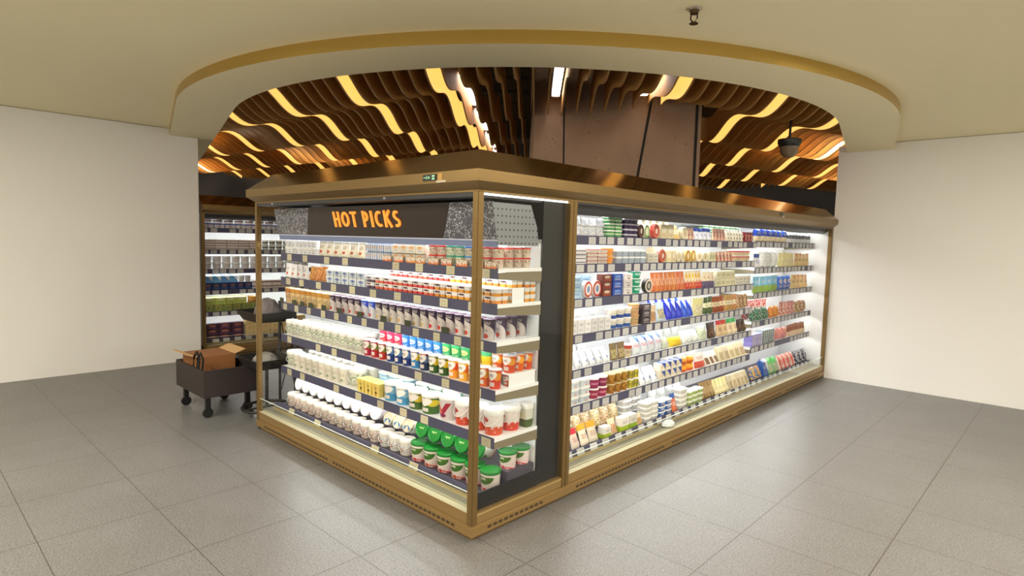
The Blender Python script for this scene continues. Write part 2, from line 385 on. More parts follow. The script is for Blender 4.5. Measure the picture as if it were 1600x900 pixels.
# back wall across the far end of the slats, facing the camera
bm = bmesh.new(); a, b = ld(-14, 15.6), ld(14, 15.6); a2, b2 = ld(-14, 15.8), ld(14, 15.8)
prism(bm, [(*a, 0), (*b, 0), (*b2, 0), (*a2, 0)], (0, 0, 4.3))
tag(new_obj('wall_back', finish(bm, 'wall_back', SLATE)), kind='structure', label='dark slate painted wall at the far end of the shop', cat='wall')
RE = 6.25     # where the long case ends
box('wall_right', .0, 6.5, RE+.02, RE+.2, 0, 2.98, OFFWH); tag(bpy.data.objects['wall_right'], kind='structure', label='white wall closing the aisle past the long case', cat='wall')
box('wall_left', -6.35, -6.1, -7, .72, 0, 2.98, OFFWH); tag(bpy.data.objects['wall_left'], kind='structure', label='white wall beside the far dairy case', cat='wall')

# ------------------------------------------------------------------ ceiling fins
ang = 2.1*PI/180
FD = Vector((math.sin(YAW+ang), math.cos(YAW+ang))); FR = Vector((math.cos(YAW+ang), -math.sin(YAW+ang)))
ZF, AMP, DL = 3.08, .068, 1.39
def wave(l, d): return ZF+AMP*math.sin(2*PI*(d-.7*abs(l))/(1.19*DL)-(.9 if l < 0 else .4))
def inside(l, d):
    q = FR*l+FD*d; cl, cdp = q.dot(RT)-CEN[0], q.dot(FW)
    if abs(cl) <= 2.95: return cdp > CEN[1]-math.sqrt(RI*RI-cl*cl)
    return cdp > CEN[1]-math.sqrt(RI*RI-2.95**2)+1.667*(abs(cl)-2.95)
def fin_board(l, d0, d1, th, z_up, hgt, mats, off=0, n=None, zlo=0.0):
    bm = bmesh.new(); n = n or max(8, int((d1-d0)/.11)); prev = None
    for i in range(n+1):
        d = d0+(d1-d0)*i/n; z = wave(l, d)+zlo; c = C2+FD*d+FR*(l+off)
        q = [bm.verts.new((*(c+FR*s*th/2), zz)) for s, zz in ((-1, z), (1, z), (1, z+hgt), (-1, z+hgt))]
        if prev:
            for j in range(4): bm.faces.new((prev[j], prev[(j+1) % 4], q[(j+1) % 4], q[j])).material_index = 1 if j == 0 and len(mats) > 1 else 0
        else: bm.faces.new(q[::-1])
        prev = q
    bm.faces.new(prev); return finish(bm, 'fin', mats)
ORD = 'first second third fourth fifth sixth seventh eighth ninth tenth eleventh twelfth thirteenth fourteenth fifteenth sixteenth seventeenth eighteenth nineteenth'.split()
TENS = {2: 'twent', 3: 'thirt', 4: 'fort', 5: 'fift', 6: 'sixt', 7: 'sevent', 8: 'eight', 9: 'ninet'}
def ordw(n):
    if n < 20: return ORD[n-1]
    t, u = divmod(n, 10)
    return TENS[t]+'ieth' if u == 0 else TENS[t]+'y-'+ORD[u-1]
LITL = {-6*i for i in range(1, 9)}; LITR = {9, 16, 22, 29, 36, 42, 49}
SP = .149
for k in range(-50, 51):
    l = k*SP-.057; d = 2.5
    while d < 15 and not inside(l, d): d += .04
    if d >= 14.6: continue
    d0 = d-.22; d1 = 6.5 if .05 < l < 2.05 else 14.6
    if d0 > d1-.5: continue
    side = 'left' if k < 0 else 'right'
    lit = k in LITL or k in LITR
    o = new_obj('ceiling_fin', fin_board(l, d0, d1, .016, 0, .30, [FINW, FINE]))
    tag(o, f"{'glowing' if lit else 'dark'} wavy wooden ceiling fin, {ordw(abs(k)+1)} to the {side} of the central lamp", 'ceiling fin', 'wavy ceiling fins')
    if lit:
        s = 1 if k < 0 else -1
        p = new_obj('lit_face', fin_board(l, d0+.02, d1-.02, .006, 0, .29, [GLOW], off=s*.0115, zlo=.004), o); p['label'] = 'amber glow on lit fin face'  # emissive sheet stands in for lamplight falling on the fin face
def tube_lamp(l, d0, d1, z, label):
    t = empty('linear_lamp', (*(C2+FD*d0+FR*l), z), label=label, cat='lamp', group='white linear lamps above the fins')
    t.rotation_euler = (0, 0, -(YAW+ang)); L = d1-d0
    box('housing', -.045, .045, 0, L, .03, .10, BLACK, t); box('diffuser', -.04, .04, .06, L-.06, 0, .03, COOL, t)
    for y in (.0, L-.06):
        box('end_cap', -.03, .03, y+.005, y+.055, -.0, .03, plain('lamp_cap', (230, 210, 190), .4), t)
    for y in (.15, L-.15): box('hanger', -.006, .006, y-.006, y+.006, .10, 4.3-z, BLACK, t)
tube_lamp(.168, 5.2, 6.45, 3.19, 'white linear lamp hanging over the centre, in front of the concrete column')
for i, (a, b) in enumerate(((5.9, 7.3), (7.5, 8.9), (9.1, 10.5), (10.7, 12.1))): tube_lamp(-.742, a, b, 3.27, f'white linear lamp, {ordw(i+1)} along the row left of centre')
tube_lamp(1.06, 5.5, 6.4, 3.2, 'white linear lamp half hidden by the fins right of the column')
for i, (l, d) in enumerate(((-.7, 6.6), (-.2, 7.8), (-.5, 9), (-1.4, 10.2))):
    bm = bmesh.new(); a = C2+FR*(l-3.2)+FD*d; b = C2+FR*(-.15)+FD*(d+.5); tube(bm, [(*a, 3.75+.1*i), (*b, 3.75+.1*i)], .04)
    tag(new_obj('service_pipe', finish(bm, 'service_pipe', plain('dark_pipe', (44, 40, 38), .5), True)), f'dark service pipe crossing the roof void, {ordw(i+1)} from the front of the hall', 'pipe', 'roof void pipes')

# column: folded concrete cladding
bm = bmesh.new()
CP = [(.19, 6.56), (1.0, 6.62), (1.98, 6.56), (1.98, 8.2), (.19, 8.2)]
prism(bm, [(*ld(*p), 0) for p in CP], (0, 0, 4.3))
colo = new_obj('column', finish(bm, 'column', mat_concrete())); tag(colo, 'brown concrete clad column rising behind the cases', 'column', kind='structure')
SEAM = plain('dark_seam', (28, 22, 18), .8)
for (la, za), (lb, zb) in (((.53, 2.0), (.50, 3.4)), ((1.27, 2.0), (1.47, 3.4)), ((1.93, 2.0), (1.93, 3.4))):
    bm = bmesh.new(); dd = lambda l: 6.56+.06*(1-abs(l-1)/.9)-.004
    a, b = ld(la, dd(la)), ld(lb, dd(lb)); w = RT*.013
    prism(bm, [(*(a-w), za), (*(a+w), za), (*(b+w), zb), (*(b-w), zb)], (FW.x*.01, FW.y*.01, 0))
    new_obj('seam', finish(bm, 'seam', SEAM), colo)

# sprinkler, dome camera
t = empty('fire_sprinkler', (.706, .93, ZC), label='brass pendant fire sprinkler on the beige ceiling', cat='sprinkler')
bm = bmesh.new(); lathe(bm, [(0, -.012), (.03, -.012), (.045, -.004), (.045, 0)], 20); new_obj('escutcheon', finish(bm, 'e', plain('pale_metal', (206, 196, 176), .3, .6), True), t)
bm = bmesh.new(); lathe(bm, [(0, -.03), (.022, -.03), (.026, -.012), (0, -.012)], 16)
for s in (-1, 1): tube(bm, [(s*.018, 0, -.03), (s*.02, 0, -.055), (s*.004, 0, -.075)], .004)
new_obj('frame', finish(bm, 'f', plain('dark_brass', (70, 56, 34), .35, .8), True), t)
bm = bmesh.new(); lathe(bm, [(0, -.086), (.024, -.084), (.024, -.08), (0, -.074)], 16); new_obj('deflector', finish(bm, 'd', plain('dark_brass', (70, 56, 34), .35, .8), True), t)
dc = C2+RT*2.98+FW*6.66
t = empty('dome_camera', (*dc, 2.66), label='black dome security camera hanging below the fins over the long case', cat='camera')
bm = bmesh.new(); lathe(bm, [(0, .12), (.1, .12), (.12, .16), (.12, .2), (0, .2)], 20); new_obj('housing', finish(bm, 'h', BLACK, True), t)
bm = bmesh.new(); lathe(bm, [(0, 0), (.05, .012), (.085, .05), (.098, .12), (0, .12)], 20); new_obj('dome', finish(bm, 'd', plain('smoked_dome', (120, 104, 84), .12), True), t)
bm = bmesh.new(); tube(bm, [(0, 0, .2), (0, 0, 1.64)], .014); new_obj('stem', finish(bm, 's', BLACK), t)
for i, (lx, ly) in enumerate(((3.6, -3.4), (1.6, -3.6), (3.8, -1.4), (-.6, -3.4), (2.9, .4), (-2.6, -2.6), (2.2, 2.6))):
    pass

# ------------------------------------------------------------------ refrigerated cases
def quad_plate(name, pts, th, mat, parent, axis=0):
    bm = bmesh.new(); d = [0, 0, 0]; d[axis] = th; prism(bm, pts, d); return new_obj(name, finish(bm, name, mat), parent)
SLOT = plain('dark_slot', (30, 24, 18), .7)
def price_tags(shelf, u0, u1, v, zc, step, w, mat, h=.052, tilt=0, skip=.12, name='price_tag', seed=1):
    rnd = random.Random(seed); me = None; u = u0+step*.5
    bm = bmesh.new(); uvl = bm.loops.layers.uv.new(); abox(bm, -w/2, w/2, -.0022, 0, -h/2, h/2); planar_uv(bm, uvl, w, -h/2, h/2)
    me = finish(bm, name, mat)
    while u < u1-step*.3:
        if rnd.random() > skip:
            o = new_obj(name, me, shelf); o.location = (u+rnd.uniform(-.12, .12)*step, v, zc+rnd.uniform(-.002, .002)); o.rotation_euler = (tilt, 0, 0)
        u += step
def make_shelf(root, u0, u1, z, depth, tags, seed, riser=None, tw=.062, tm=TAGM, vf=.195, nolight=False):
    """z: top of the shelf"""
    sh = box('shelf', u0, u1, vf+.004, depth, z-.022, z, SHELF, root)
    box('price_rail', u0, u1, vf, vf+.004, z-.062, z+.003, RAIL, sh)
    for u in (u0, u1-.006):
        quad_plate('bracket', [(u, vf+.006, z-.062), (u, depth, z-.085), (u, depth, z-.023), (u, vf+.006, z-.023)], .006, SHELFBR, sh)
    if not nolight: box('light_tube', u0+.02, u1-.02, vf+.065, vf+.083, z-.038, z-.024, TUBEM, sh)
    price_tags(sh, u0, u1, vf-.0008, z-.031, tags, tw, tm, seed=seed)
    return sh
PROF_BASE = [(.0, .165), (.0, .104), (-.010, .094), (.005, .086), (.005, .036), (-.022, .014), (-.03, 0), (-.09, 0), (-.09, .165)]
PROF_CORN = [(-.02, 1.945), (.0, 1.945), (.0, 1.955), (.055, 1.997), (.055, 2.058), (.045, 2.060), (-.02, 2.060)]
PROF_SLOPE = [(.045, 2.060), (-.10, 2.187), (-.16, 2.187), (-.05, 2.060)]
def slots(name, bm_fn, parent):
    bm = bmesh.new(); bm_fn(bm); return new_obj(name, finish(bm, name, SLOT), parent)

# --- the corner case under the sign
LL, GW, DB = 2.735, .823, .575
hp = empty('dairy_display_case', label='bronze corner dairy case with glass end under the HOT PICKS sign', cat='refrigerator case')
bm = bmesh.new(); sweep(bm, [(-LL, GW), (-LL, 0), (0, 0), (0, GW)], PROF_BASE); new_obj('base_panel', finish(bm, 'b', BASEM), hp)
bm = bmesh.new(); sweep(bm, [(-LL, GW), (-LL, 0), (0, 0), (0, GW)], PROF_CORN); new_obj('cornice', finish(bm, 'c', BRONZE), hp)
bm = bmesh.new(); sweep(bm, [(-LL, GW), (-LL, 0), (0, 0), (0, GW)], PROF_SLOPE); new_obj('cornice_slope', finish(bm, 'c', BRONZE_S), hp)
for va_, vb_ in ((-2.58, -1.55), (-1.47, -.15)):
    def vs(bm):
        u = va_
        while u < vb_:
            abox(bm, u, u+.028, -.0068, -.004, .064, .069); abox(bm, u, u+.028, -.0068, -.004, .055, .060); u += .042
    slots('vent_grille', vs, hp)
def vs2(bm):
    y = .12
    while y < .60:
        abox(bm, .004, .0068, y, y+.03, .064, .069); abox(bm, .004, .0068, y, y+.03, .055, .060); y += .045
slots('vent_grille', vs2, hp)
for nm, x0, x1, y0, y1 in (('corner_post', -.042, .003, -.003, .040), ('post', -LL-.003, -LL+.034, -.003, .036), ('post', -.04, .004, GW-.036, GW+.0), ('post', -LL-.003, -LL+.03, GW-.036, GW)):
    box(nm, x0, x1, y0, y1, .10, 1.95, BRONZE, hp, .003)
box('front_ledge', -LL+.03, -.042, .002, .048, .150, .166, CREAM, hp)
gr = box('air_grille', -LL+.03, -.042, .048, .128, .140, .172, mat_grille(0), hp)
box('ledge_trim', -LL+.03, -.042, .128, .142, .140, .186, plain('gold_trim', (196, 176, 120), .3, .5), hp)
dk = box('deck', -LL+.03, -.03, .142, DB, .17, .205, DECKM, hp)
quad_plate('deck_lip', [(-LL+.03, .139, .176), (-LL+.03, .152, .226), (-LL+.03, .160, .226), (-LL+.03, .147, .176)], LL-.07, RAIL, dk)
for i, u in enumerate((-2.42, -1.86, -1.05, -.66)): pass
price_tags(dk, -2.6, -.5, .1395, .203, .42, .09, TAGM, .055, math.radians(-16), .05, seed=3)
gp = box('glass_riser', -LL+.034, -.042, .010, .016, .166, .278, GLASS, hp)
box('glass_edge', -LL+.034, -.042, .010, .016, .278, .281, plain('pale_glass_edge', (214, 226, 214), .2), gp)
box('back_panel', -LL+.03, -.05, DB, DB+.02, .2, 1.70, BACK, hp)
box('rear_body', -LL+.035, -.045, DB+.02, GW-.001, .1, 1.94, BLACK, hp)
box('top_panel', -LL+.03, -.045, .002, DB+.02, 1.92, 1.944, DARK, hp)
box('end_tray', -.035, -.026, .05, DB, .15, .262, BLACK, hp)
box('end_back', -.042, -.034, DB, GW-.04, .15, 1.944, BLACK, hp)
g = box('gable_glass', -.012, -.006, .04, GW-.036, .155, 1.945, GLASSG, hp)
box('gable_glass', -LL+.006, -LL+.012, .036, GW-.036, .165, 1.945, GLASSG, hp)
box('glass_bead', -.014, .001, .04, GW-.036, .150, .157, plain('gold_trim', (196, 176, 120), .3, .5), hp)
box('light_line', -.02, -.013, .04, GW-.04, 1.932, 1.942, mat_emit('soft_line_light', (1, .98, .93), 2.2), hp)
for u in (-2.42, -.86):     # chrome clamps under the cornice
    c = box('glass_clamp', u-.05, u+.05, .004, .028, 1.925, 1.945, CHROME, hp, .004); box('clamp_screw', u-.012, u+.012, -.002, .006, 1.928, 1.94, CHROME, c)
shz = [1.53, 1.325, 1.105, .825, .545]
SHN = {}
for i, z in enumerate(shz):
    SHN[i] = make_shelf(hp, -LL+.05, -.036, z, DB, (.3, .26, .2, .26, .27)[i], 20+i, tw=(.075, .075, .062, .07, .075)[i])
# canopy: leaning sign board with silver film both sides, valance, light, perforated end plates
sv = lambda z: .19-(z-1.69)/(1.90-1.69)*.05
def board(name, u0t, u1t, u0b, u1b, zt, zb, off, th, mat, parent):
    pts = [(u0b, sv(zb)-off, zb), (u1b, sv(zb)-off, zb), (u1t, sv(zt)-off, zt), (u0t, sv(zt)-off, zt)]
    bm = bmesh.new(); prism(bm, pts, (0, th, 0)); return new_obj(name, finish(bm, name, mat), parent)
sg = board('sign_board', -LL+.05, -.036, -LL+.05, -.036, 1.905, 1.69, 0, .012, CRACK, hp)
board('sign_face', -2.09, -.40, -2.20, -.51, 1.905, 1.692, .003, .003, plain('espresso_sign', (48, 36, 30), .45), sg)
HOTM = plain('orange_letters', (250, 158, 58), .4, 0, 0, lin((255, 160, 60)), .35)  # faint emission added; the letters have no lamp of their own
def ribbon(bm, pts, w, y0, y1, closed=False):
    P = [Vector(p) for p in pts]; n = len(P); L_, R_ = [], []
    for i in range(n):
        a = P[(i-1) % n] if closed or i else P[i]; b = P[(i+1) % n] if closed or i < n-1 else P[i]
        t = (b-a).normalized(); q = Vector((-t.y, t.x)); L_.append(P[i]+q*w/2); R_.append(P[i]-q*w/2)
    for i in range(n if closed else n-1):
        j = (i+1) % n
        A = [L_[i], L_[j], R_[j], R_[i]]
        prism(bm, [(p.x, y0, p.y) for p in A], (0, y1-y0, 0))
def arc(cx, cy, rx, ry, a0, a1, n=14): return [(cx+rx*math.cos(math.radians(a0+(a1-a0)*i/n)), cy+ry*math.sin(math.radians(a0+(a1-a0)*i/n))) for i in range(n+1)]
w = .26
GL = {'H': ([[(.13, 0), (.13, 1)], [(.55, 0), (.55, 1)], [(.13, .52), (.55, .52)]], .68),
      'O': ([arc(.38, .5, .27, .40, 0, 360, 24)], .76), 'T': ([[(.02, .90), (.58, .90)], [(.30, 0), (.30, .95)]], .6),
      'P': ([[(.13, 0), (.13, 1)], [(.13, .89), (.27, .89)]+arc(.27, .66, .18, .23, 90, -90, 10)+[(.13, .43)]], .58),
      'I': ([[(.13, 0), (.13, 1)]], .26), 'C': ([arc(.40, .5, .28, .40, 62, 298, 18)], .62),
      'K': ([[(.13, 0), (.13, 1)], [(.14, .46), (.54, 1.0)], [(.24, .60), (.58, 0)]], .64),
      'S': ([arc(.29, .71, .18, .19, 50, 250, 12)+arc(.27, .28, .19, .19, 85, -130, 12)], .56)}
x = 0; body = 'HOT PICKS'; words_ = [bmesh.new()]
for ch in body:
    bm = words_[-1]
    if ch == ' ': x += .36; words_.append(bmesh.new()); continue
    st, adv = GL[ch]
    for s in st:
        ribbon(bm, [(x+a, b) for a, b in s], .155, 0, 1, closed=(ch == 'O'))
    x += adv+.13
hw = x-.12; H = .112; sx = .835/hw
for bm, wd in zip(words_, body.split()):
    for v in bm.verts:
        z = 1.757+v.co.z*H; v.co = (-1.735+v.co.x*sx, sv(z)-.004-(1-v.co.y)*.010, z)
    bm.normal_update(); new_obj('lettering', finish(bm, 'lettering', HOTM), sg)['label'] = 'raised orange '+wd+' lettering'
va = box('valance', -LL+.05, -.036, .188, .196, 1.648, 1.692, VAL, hp)
box('valance_lip', -LL+.05, -.036, .182, .190, 1.684, 1.692, plain('pale_lip', (186, 192, 212), .35), va)
box('light_tube', -LL+.08, -.06, .262, .285, 1.654, 1.668, TUBEM, va)
box('canopy_ceiling', -LL+.05, -.05, .196, DB, 1.668, 1.676, SHELF, hp)
for u in (-.040, -LL+.045):
    quad_plate('end_plate', [(u, .140, 1.90), (u, .19, 1.66), (u, .54, 1.66), (u, .52, 1.77), (u, .46, 1.90)], .005, PEG, hp)
dp = box('controller_display', -.40, -.285, -.060, -.055, 2.012, 2.047, plain('display_green', (20, 44, 34), .3), hp)
bm = bmesh.new()
for a, b, c, d in ((-.392, -.366, 2.028, 2.032), (-.366, -.362, 2.02, 2.04), (-.352, -.34, 2.024, 2.036), (-.318, -.296, 2.032, 2.042), (-.318, -.296, 2.017, 2.027)): abox(bm, a, b, -.0612, -.060, c, d)
new_obj('display_digits', finish(bm, 'd', plain('display_segments', (150, 200, 160), .4, 0, 0, (.5, 1, .6), .25)), dp)
box('sticker', -.272, -.236, -.0565, -.055, 2.012, 2.05, printed((226, 176, 84), 'cap', (150, 140, 200), (90, 60, 40)), dp)
box('sticker', -.285, -.205, -.0565, -.055, 1.999, 2.011, printed((220, 204, 180), 'text', (120, 90, 70), (120, 90, 70)), dp)
bm = bmesh.new(); lathe(bm, [(0, 0), (.028, 0), (.028, .02), (.014, .03), (.014, .12), (0, .12)], 12)
ft = new_obj('levelling_foot', finish(bm, 'f', BLACK, True), hp); ft.location = (-LL-.02, .05, 0)

# shelf talkers reading NEW on the top shelf
TXW = plain('white_letter', (246, 238, 226), .5)
nm = text_mesh('NEW', TXW, .03, .95, .0008, .012)
bm = bmesh.new(); uvl = bm.loops.layers.uv.new(); abox(bm, -.048, .048, -.0015, 0, -.006, .036); planar_uv(bm, uvl, .096, -.006, .036); pm_ = finish(bm, 'promo', PROMO)
for u in (-1.10, -.965, -.835, -.735, -.60, -.475, -.335, -.20, -.09):
    p = new_obj('promo_card', pm_, SHN[0]); p.location = (u, .191, 1.533)
    q = new_obj('lettering', nm, SHN[0]); q.location = (u, .1892, 1.549)
# small green and black brand cards on the third shelf
for u in (-2.66, -2.44, -2.30, -2.16, -1.95, -1.72, -1.44, -1.14, -.86, -.48):
    q = box('brand_card', u-.035, u+.035, .1905, .192, 1.106, 1.145, printed((58, 66, 40), 'logo', (120, 130, 70), (190, 180, 120)), SHN[2])

# --- the long case along the aisle, and the far case across the other aisle
def long_case(root, u0, u1, sections, deckz=.22):
    bm = bmesh.new(); sweep(bm, [(u0, 0), (u1, 0)], PROF_BASE); new_obj('base_panel', finish(bm, 'b', BASEM), root)
    bm = bmesh.new(); sweep(bm, [(u0, 0), (u1, 0)], PROF_CORN); new_obj('cornice', finish(bm, 'c', BRONZE), root)
    bm = bmesh.new(); sweep(bm, [(u0, 0), (u1, 0)], PROF_SLOPE); new_obj('cornice_slope', finish(bm, 'c', BRONZE_S), root)
    q = u0+.12
    while q < u1-.3:
        def vs(bm):
            u = q
            while u < min(q+1.16, u1-.12):
                abox(bm, u, u+.028, -.0068, -.004, .064, .069); abox(bm, u, u+.028, -.0068, -.004, .055, .060); u += .042
        slots('vent_grille', vs, root); q += 1.3
    for a in (u0, u1-.04): box('post', a, a+.04, -.003, .04, .10, 1.95, BRONZE, root, .003)
    a, b = u0+.04, u1-.04
    box('front_ledge', a, b, .002, .048, .150, .166, CREAM, root)
    box('air_grille', a, b, .048, .128, .140, .172, mat_grille(0), root)
    box('ledge_trim', a, b, .128, .142, .140, .186, plain('gold_trim', (196, 176, 120), .3, .5), root)
    dk = box('deck', a, b, .142, DB, .17, .210, DECKM, root)
    quad_plate('deck_lip', [(a, .139, .176), (a, .152, .226), (a, .160, .226), (a, .147, .176)], b-a, RAIL, dk)
    price_tags(dk, a+.1, b, .1395, .203, .155, .085, TAGW, .055, math.radians(-16), .1, seed=9)
    gp = box('glass_riser', a, b, .010, .016, .166, .278, GLASS, root)
    box('glass_edge', a, b, .010, .016, .278, .281, plain('pale_glass_edge', (214, 226, 214), .2), gp)
    box('back_panel', a, b, DB, DB+.02, .2, 1.93, BACK, root)
    box('rear_body', u0, u1, DB+.02, .70, .1, 1.94, BLACK, root)
    box('end_panel', u0, u0+.02, .04, DB+.02, .15, 1.94, SHELF, root); box('end_panel', u1-.02, u1, .04, DB+.02, .15, 1.94, SHELF, root)
    box('top_panel', a, b, .0, DB, 1.93, 1.944, DARK, root)
    bm = bmesh.new(); pts = [(a, .045, 1.944), (a, .05, 1.900), (a, .09, 1.872), (a, .13, 1.872), (a, .14, 1.944)]; prism(bm, pts, (b-a, 0, 0))
    cn = new_obj('blind_housing', finish(bm, 'bh', DARK), root)
    box('light_tube', a+.02, b-.02, .225, .250, 1.905, 1.92, TUBEM, cn)
    u = a+.45
    while u < b:
        c = box('blind_pull', u-.05, u+.05, .006, .03, 1.928, 1.944, CHROME, cn, .004); u += .93
    for si, (s0, s1, zs) in enumerate(sections):
        for i, z in enumerate(zs): make_shelf(root, s0, s1, z, DB, .122, 50+si*10+i, tw=.084, tm=TAGW)
R1 = [1.735, 1.535, 1.290, 1.035, .785, .525]; R2 = [1.745, 1.460, 1.185, .870, .590]
ra = empty('refrigerated_aisle_case', (0, GW+.001, 0), PI/2, label='long bronze refrigerated case of cheese and packs along the aisle', cat='refrigerator case')
OFF = GW+.001
long_case(ra, 0, RE-OFF, [(.045, 4.27-OFF-.004, R1), (4.27-OFF+.004, RE-OFF-.045, R2)])
d2 = box('controller_display', 3.40, 3.47, -.060, -.055, 2.012, 2.047, plain('display_green', (20, 44, 34), .3), ra); box('sticker', 3.475, 3.51, -.0565, -.055, 2.0, 2.018, printed((230, 220, 200), 'text'), d2)
FX = -6.1
fc = empty('far_dairy_case', (FX, .75, 0), PI/2, label='long bronze refrigerated dairy case across the other aisle', cat='refrigerator case')
F1 = [1.755, 1.46, 1.19, .90, .60]
long_case(fc, 0, 4.2, [(.045, 4.155, F1)])

# ------------------------------------------------------------------ packaging shapes
_pc = {}
def proto(kind, w, d, h, mat, extra=None):
    """list of (part name, mesh). w, d, h in metres; the front faces -y; rests on z = 0"""
    key = (kind, round(w, 3), round(d, 3), round(h, 3), mat.name, extra if not isinstance(extra, tuple) else tuple(x.name if hasattr(x, 'name') else x for x in extra))
    if key in _pc: return _pc[key]
    out = []; r = w/2
    def L(prof, mt, name, n=22, vr=None):
        bm = bmesh.new(); uvl = bm.loops.layers.uv.new(); lathe(bm, prof, n, uvl, vr); out.append((name, finish(bm, name, mt, True)))
    lidm = extra if hasattr(extra, 'name') else (extra[0] if isinstance(extra, tuple) else None)
    if kind == 'cup':
        L([(0, 0), (r*.72, 0), (r*.76, .004), (r*.93, h-.010), (r*.93, h-.006)], mat, 'body'); L([(r*.90, h-.006), (r, h-.006), (r, h-.002), (r*.9, h), (0, h)], lidm, 'lid')
    elif kind == 'tub':
        L([(0, 0), (r*.82, 0), (r*.85, .004), (r*.94, h*.86)], mat, 'body'); L([(r*.9, h*.84), (r*.97, h*.84), (r, h*.86), (r, h*.97), (r*.95, h), (r*.86, h), (r*.84, h-.004), (0, h-.004)], lidm, 'lid')
    elif kind == 'bucket':
        L([(0, 0), (r*.80, 0), (r*.84, .005), (r*.93, h*.80)], mat, 'body'); L([(r*.9, h*.78), (r*.98, h*.78), (r, h*.80), (r, h*.95), (r*.96, h), (r*.88, h), (r*.86, h-.005), (0, h-.005)], lidm, 'lid')
        bm = bmesh.new(); tube(bm, [(r*1.0*math.cos(a), -r*.2-r*.83*math.sin(a), h*.78-h*.42*math.sin(a)) for a in [PI*i/12 for i in range(13)]], .0022, 6); out.append(('handle', finish(bm, 'handle', lidm, True)))
    elif kind in ('box', 'carton', 'slab'):
        bm = bmesh.new(); uvl = bm.loops.layers.uv.new()
        if kind == 'carton':   # shouldered carton with a crimped top
            prism(bm, [(-r, -d/2, 0), (-r, -d/2, h*.80), (-r, -.003, h*.95), (-r, -.003, h), (-r, .003, h), (-r, .003, h*.95), (-r, d/2, h*.80), (-r, d/2, 0)], (w, 0, 0))
        else:
            abox(bm, -r, r, -d/2, d/2, 0, h); bmesh.ops.bevel(bm, geom=bm.edges[:], offset=min(.003, h*.12, w*.1), segments=2, affect='EDGES')
        planar_uv(bm, uvl, w, 0, h); out.append(('body', finish(bm, 'body', mat)))
    elif kind == 'pack':   # tapered multi-pack of pots under one foil
        bm = bmesh.new(); uvl = bm.loops.layers.uv.new(); n2 = 2
        for i in range(n2):
            for j in range(2):
                cx, cy = -r/2+i*r, -d/4+j*d/2; q = r/2*.93; p_ = d/4*.93
                b = [bm.verts.new((cx+sx*q*.8, cy+sy*p_*.8, 0)) for sx, sy in ((-1, -1), (1, -1), (1, 1), (-1, 1))]; t_ = [bm.verts.new((cx+sx*q, cy+sy*p_, h-.003)) for sx, sy in ((-1, -1), (1, -1), (1, 1), (-1, 1))]
                bm.faces.new(b[::-1]); bm.faces.new(t_)
                for k in range(4): bm.faces.new((b[k], b[(k+1) % 4], t_[(k+1) % 4], t_[k]))
        planar_uv(bm, uvl, w, 0, h); out.append(('pots', finish(bm, 'pots', mat)))
        bm = bmesh.new(); abox(bm, -r, r, -d/2, d/2, h-.003, h); out.append(('foil_lid', finish(bm, 'foil', lidm)))
    elif kind == 'oval':   # flat plastic tub with rounded corners and a lid
        for nm, z0, z1, k0, k1, mt in (('body', 0, h*.8, .84, .95, mat), ('lid', h*.8, h, 1.0, .97, lidm)):
            bm = bmesh.new(); uvl = bm.loops.layers.uv.new(); A = []
            for z, k in ((z0, k0), (z1, k1)):
                A.append([bm.verts.new((k*r*math.copysign(abs(math.cos(t))**.45, math.cos(t)), k*d/2*math.copysign(abs(math.sin(t))**.45, math.sin(t)), z)) for t in [2*PI*i/28 for i in range(28)]])
            bm.faces.new(A[0][::-1]); bm.faces.new(A[1])
            for k in range(28): bm.faces.new((A[0][k], A[0][(k+1) % 28], A[1][(k+1) % 28], A[1][k]))
            planar_uv(bm, uvl, w, z0, z1); out.append((nm, finish(bm, nm, mt, True)))
    elif kind == 'disc':   # wheel standing on its edge, label to the front
        n = 28; bm = bmesh.new(); uvl = bm.loops.layers.uv.new(); R = h/2; rx = r
        rows = []
        for k, y in ((.90, -d/2), (1, -d/2+.006), (1, d/2-.006), (.9, d/2)): rows.append([bm.verts.new((rx*k*math.cos(2*PI*i/n), y, R+R*k*math.sin(2*PI*i/n))) for i in range(n)])
        f0 = bm.faces.new(rows[0]); bm.faces.new(rows[3][::-1])
        for a, b in zip(rows, rows[1:]):
            for i in range(n): bm.faces.new((a[i], a[(i+1) % n], b[(i+1) % n], b[i]))
        planar_uv(bm, uvl, w, 0, h); out.append(('body', finish(bm, 'body', mat, True)))
    elif kind == 'wedge':  # triangular pack lying with its thin end up
        bm = bmesh.new(); uvl = bm.loops.layers.uv.new()
        prism(bm, [(-r, -d/2, 0), (-r, d/2, 0), (-r, d/2-.004, h), (-r, d/2-.03, h)], (w, 0, 0)); bmesh.ops.bevel(bm, geom=bm.edges[:], offset=.002, segments=1, affect='EDGES')
        planar_uv(bm, uvl, w, 0, h); out.append(('body', finish(bm, 'body', mat)))
    elif kind in ('pouch', 'bag'):
        rnd = random.Random(int(w*1e4)+int(h*1e3)); nx, nz = 9, 11; bm = bmesh.new(); uvl = bm.loops.layers.uv.new()
        F, B = [], []
        for j in range(nz+1):
            tv = j/nz; rf, rb = [], []
            for i in range(nx+1):
                tu = i/nx
                t = (math.sin(PI*tu)**.6)*(math.sin(PI*min(1, .10+tv*.9))**.55 if kind == 'bag' else (min(1, (1-tv)*1.25)**.8)*(1 if tv > .02 else .8))
                t *= d/2*(1+rnd.uniform(-.16, .16)); x = (tu-.5)*w*(1-.07*math.sin(PI*tv)) ; z = tv*h
                if j in (0, nz): t = max(t*.12, .0012) if (j == nz or kind == 'bag') else t*.75
                rf.append(bm.verts.new((x, -max(t, .0008), z))); rb.append(bm.verts.new((x, max(t, .0008), z)))
            F.append(rf); B.append(rb)
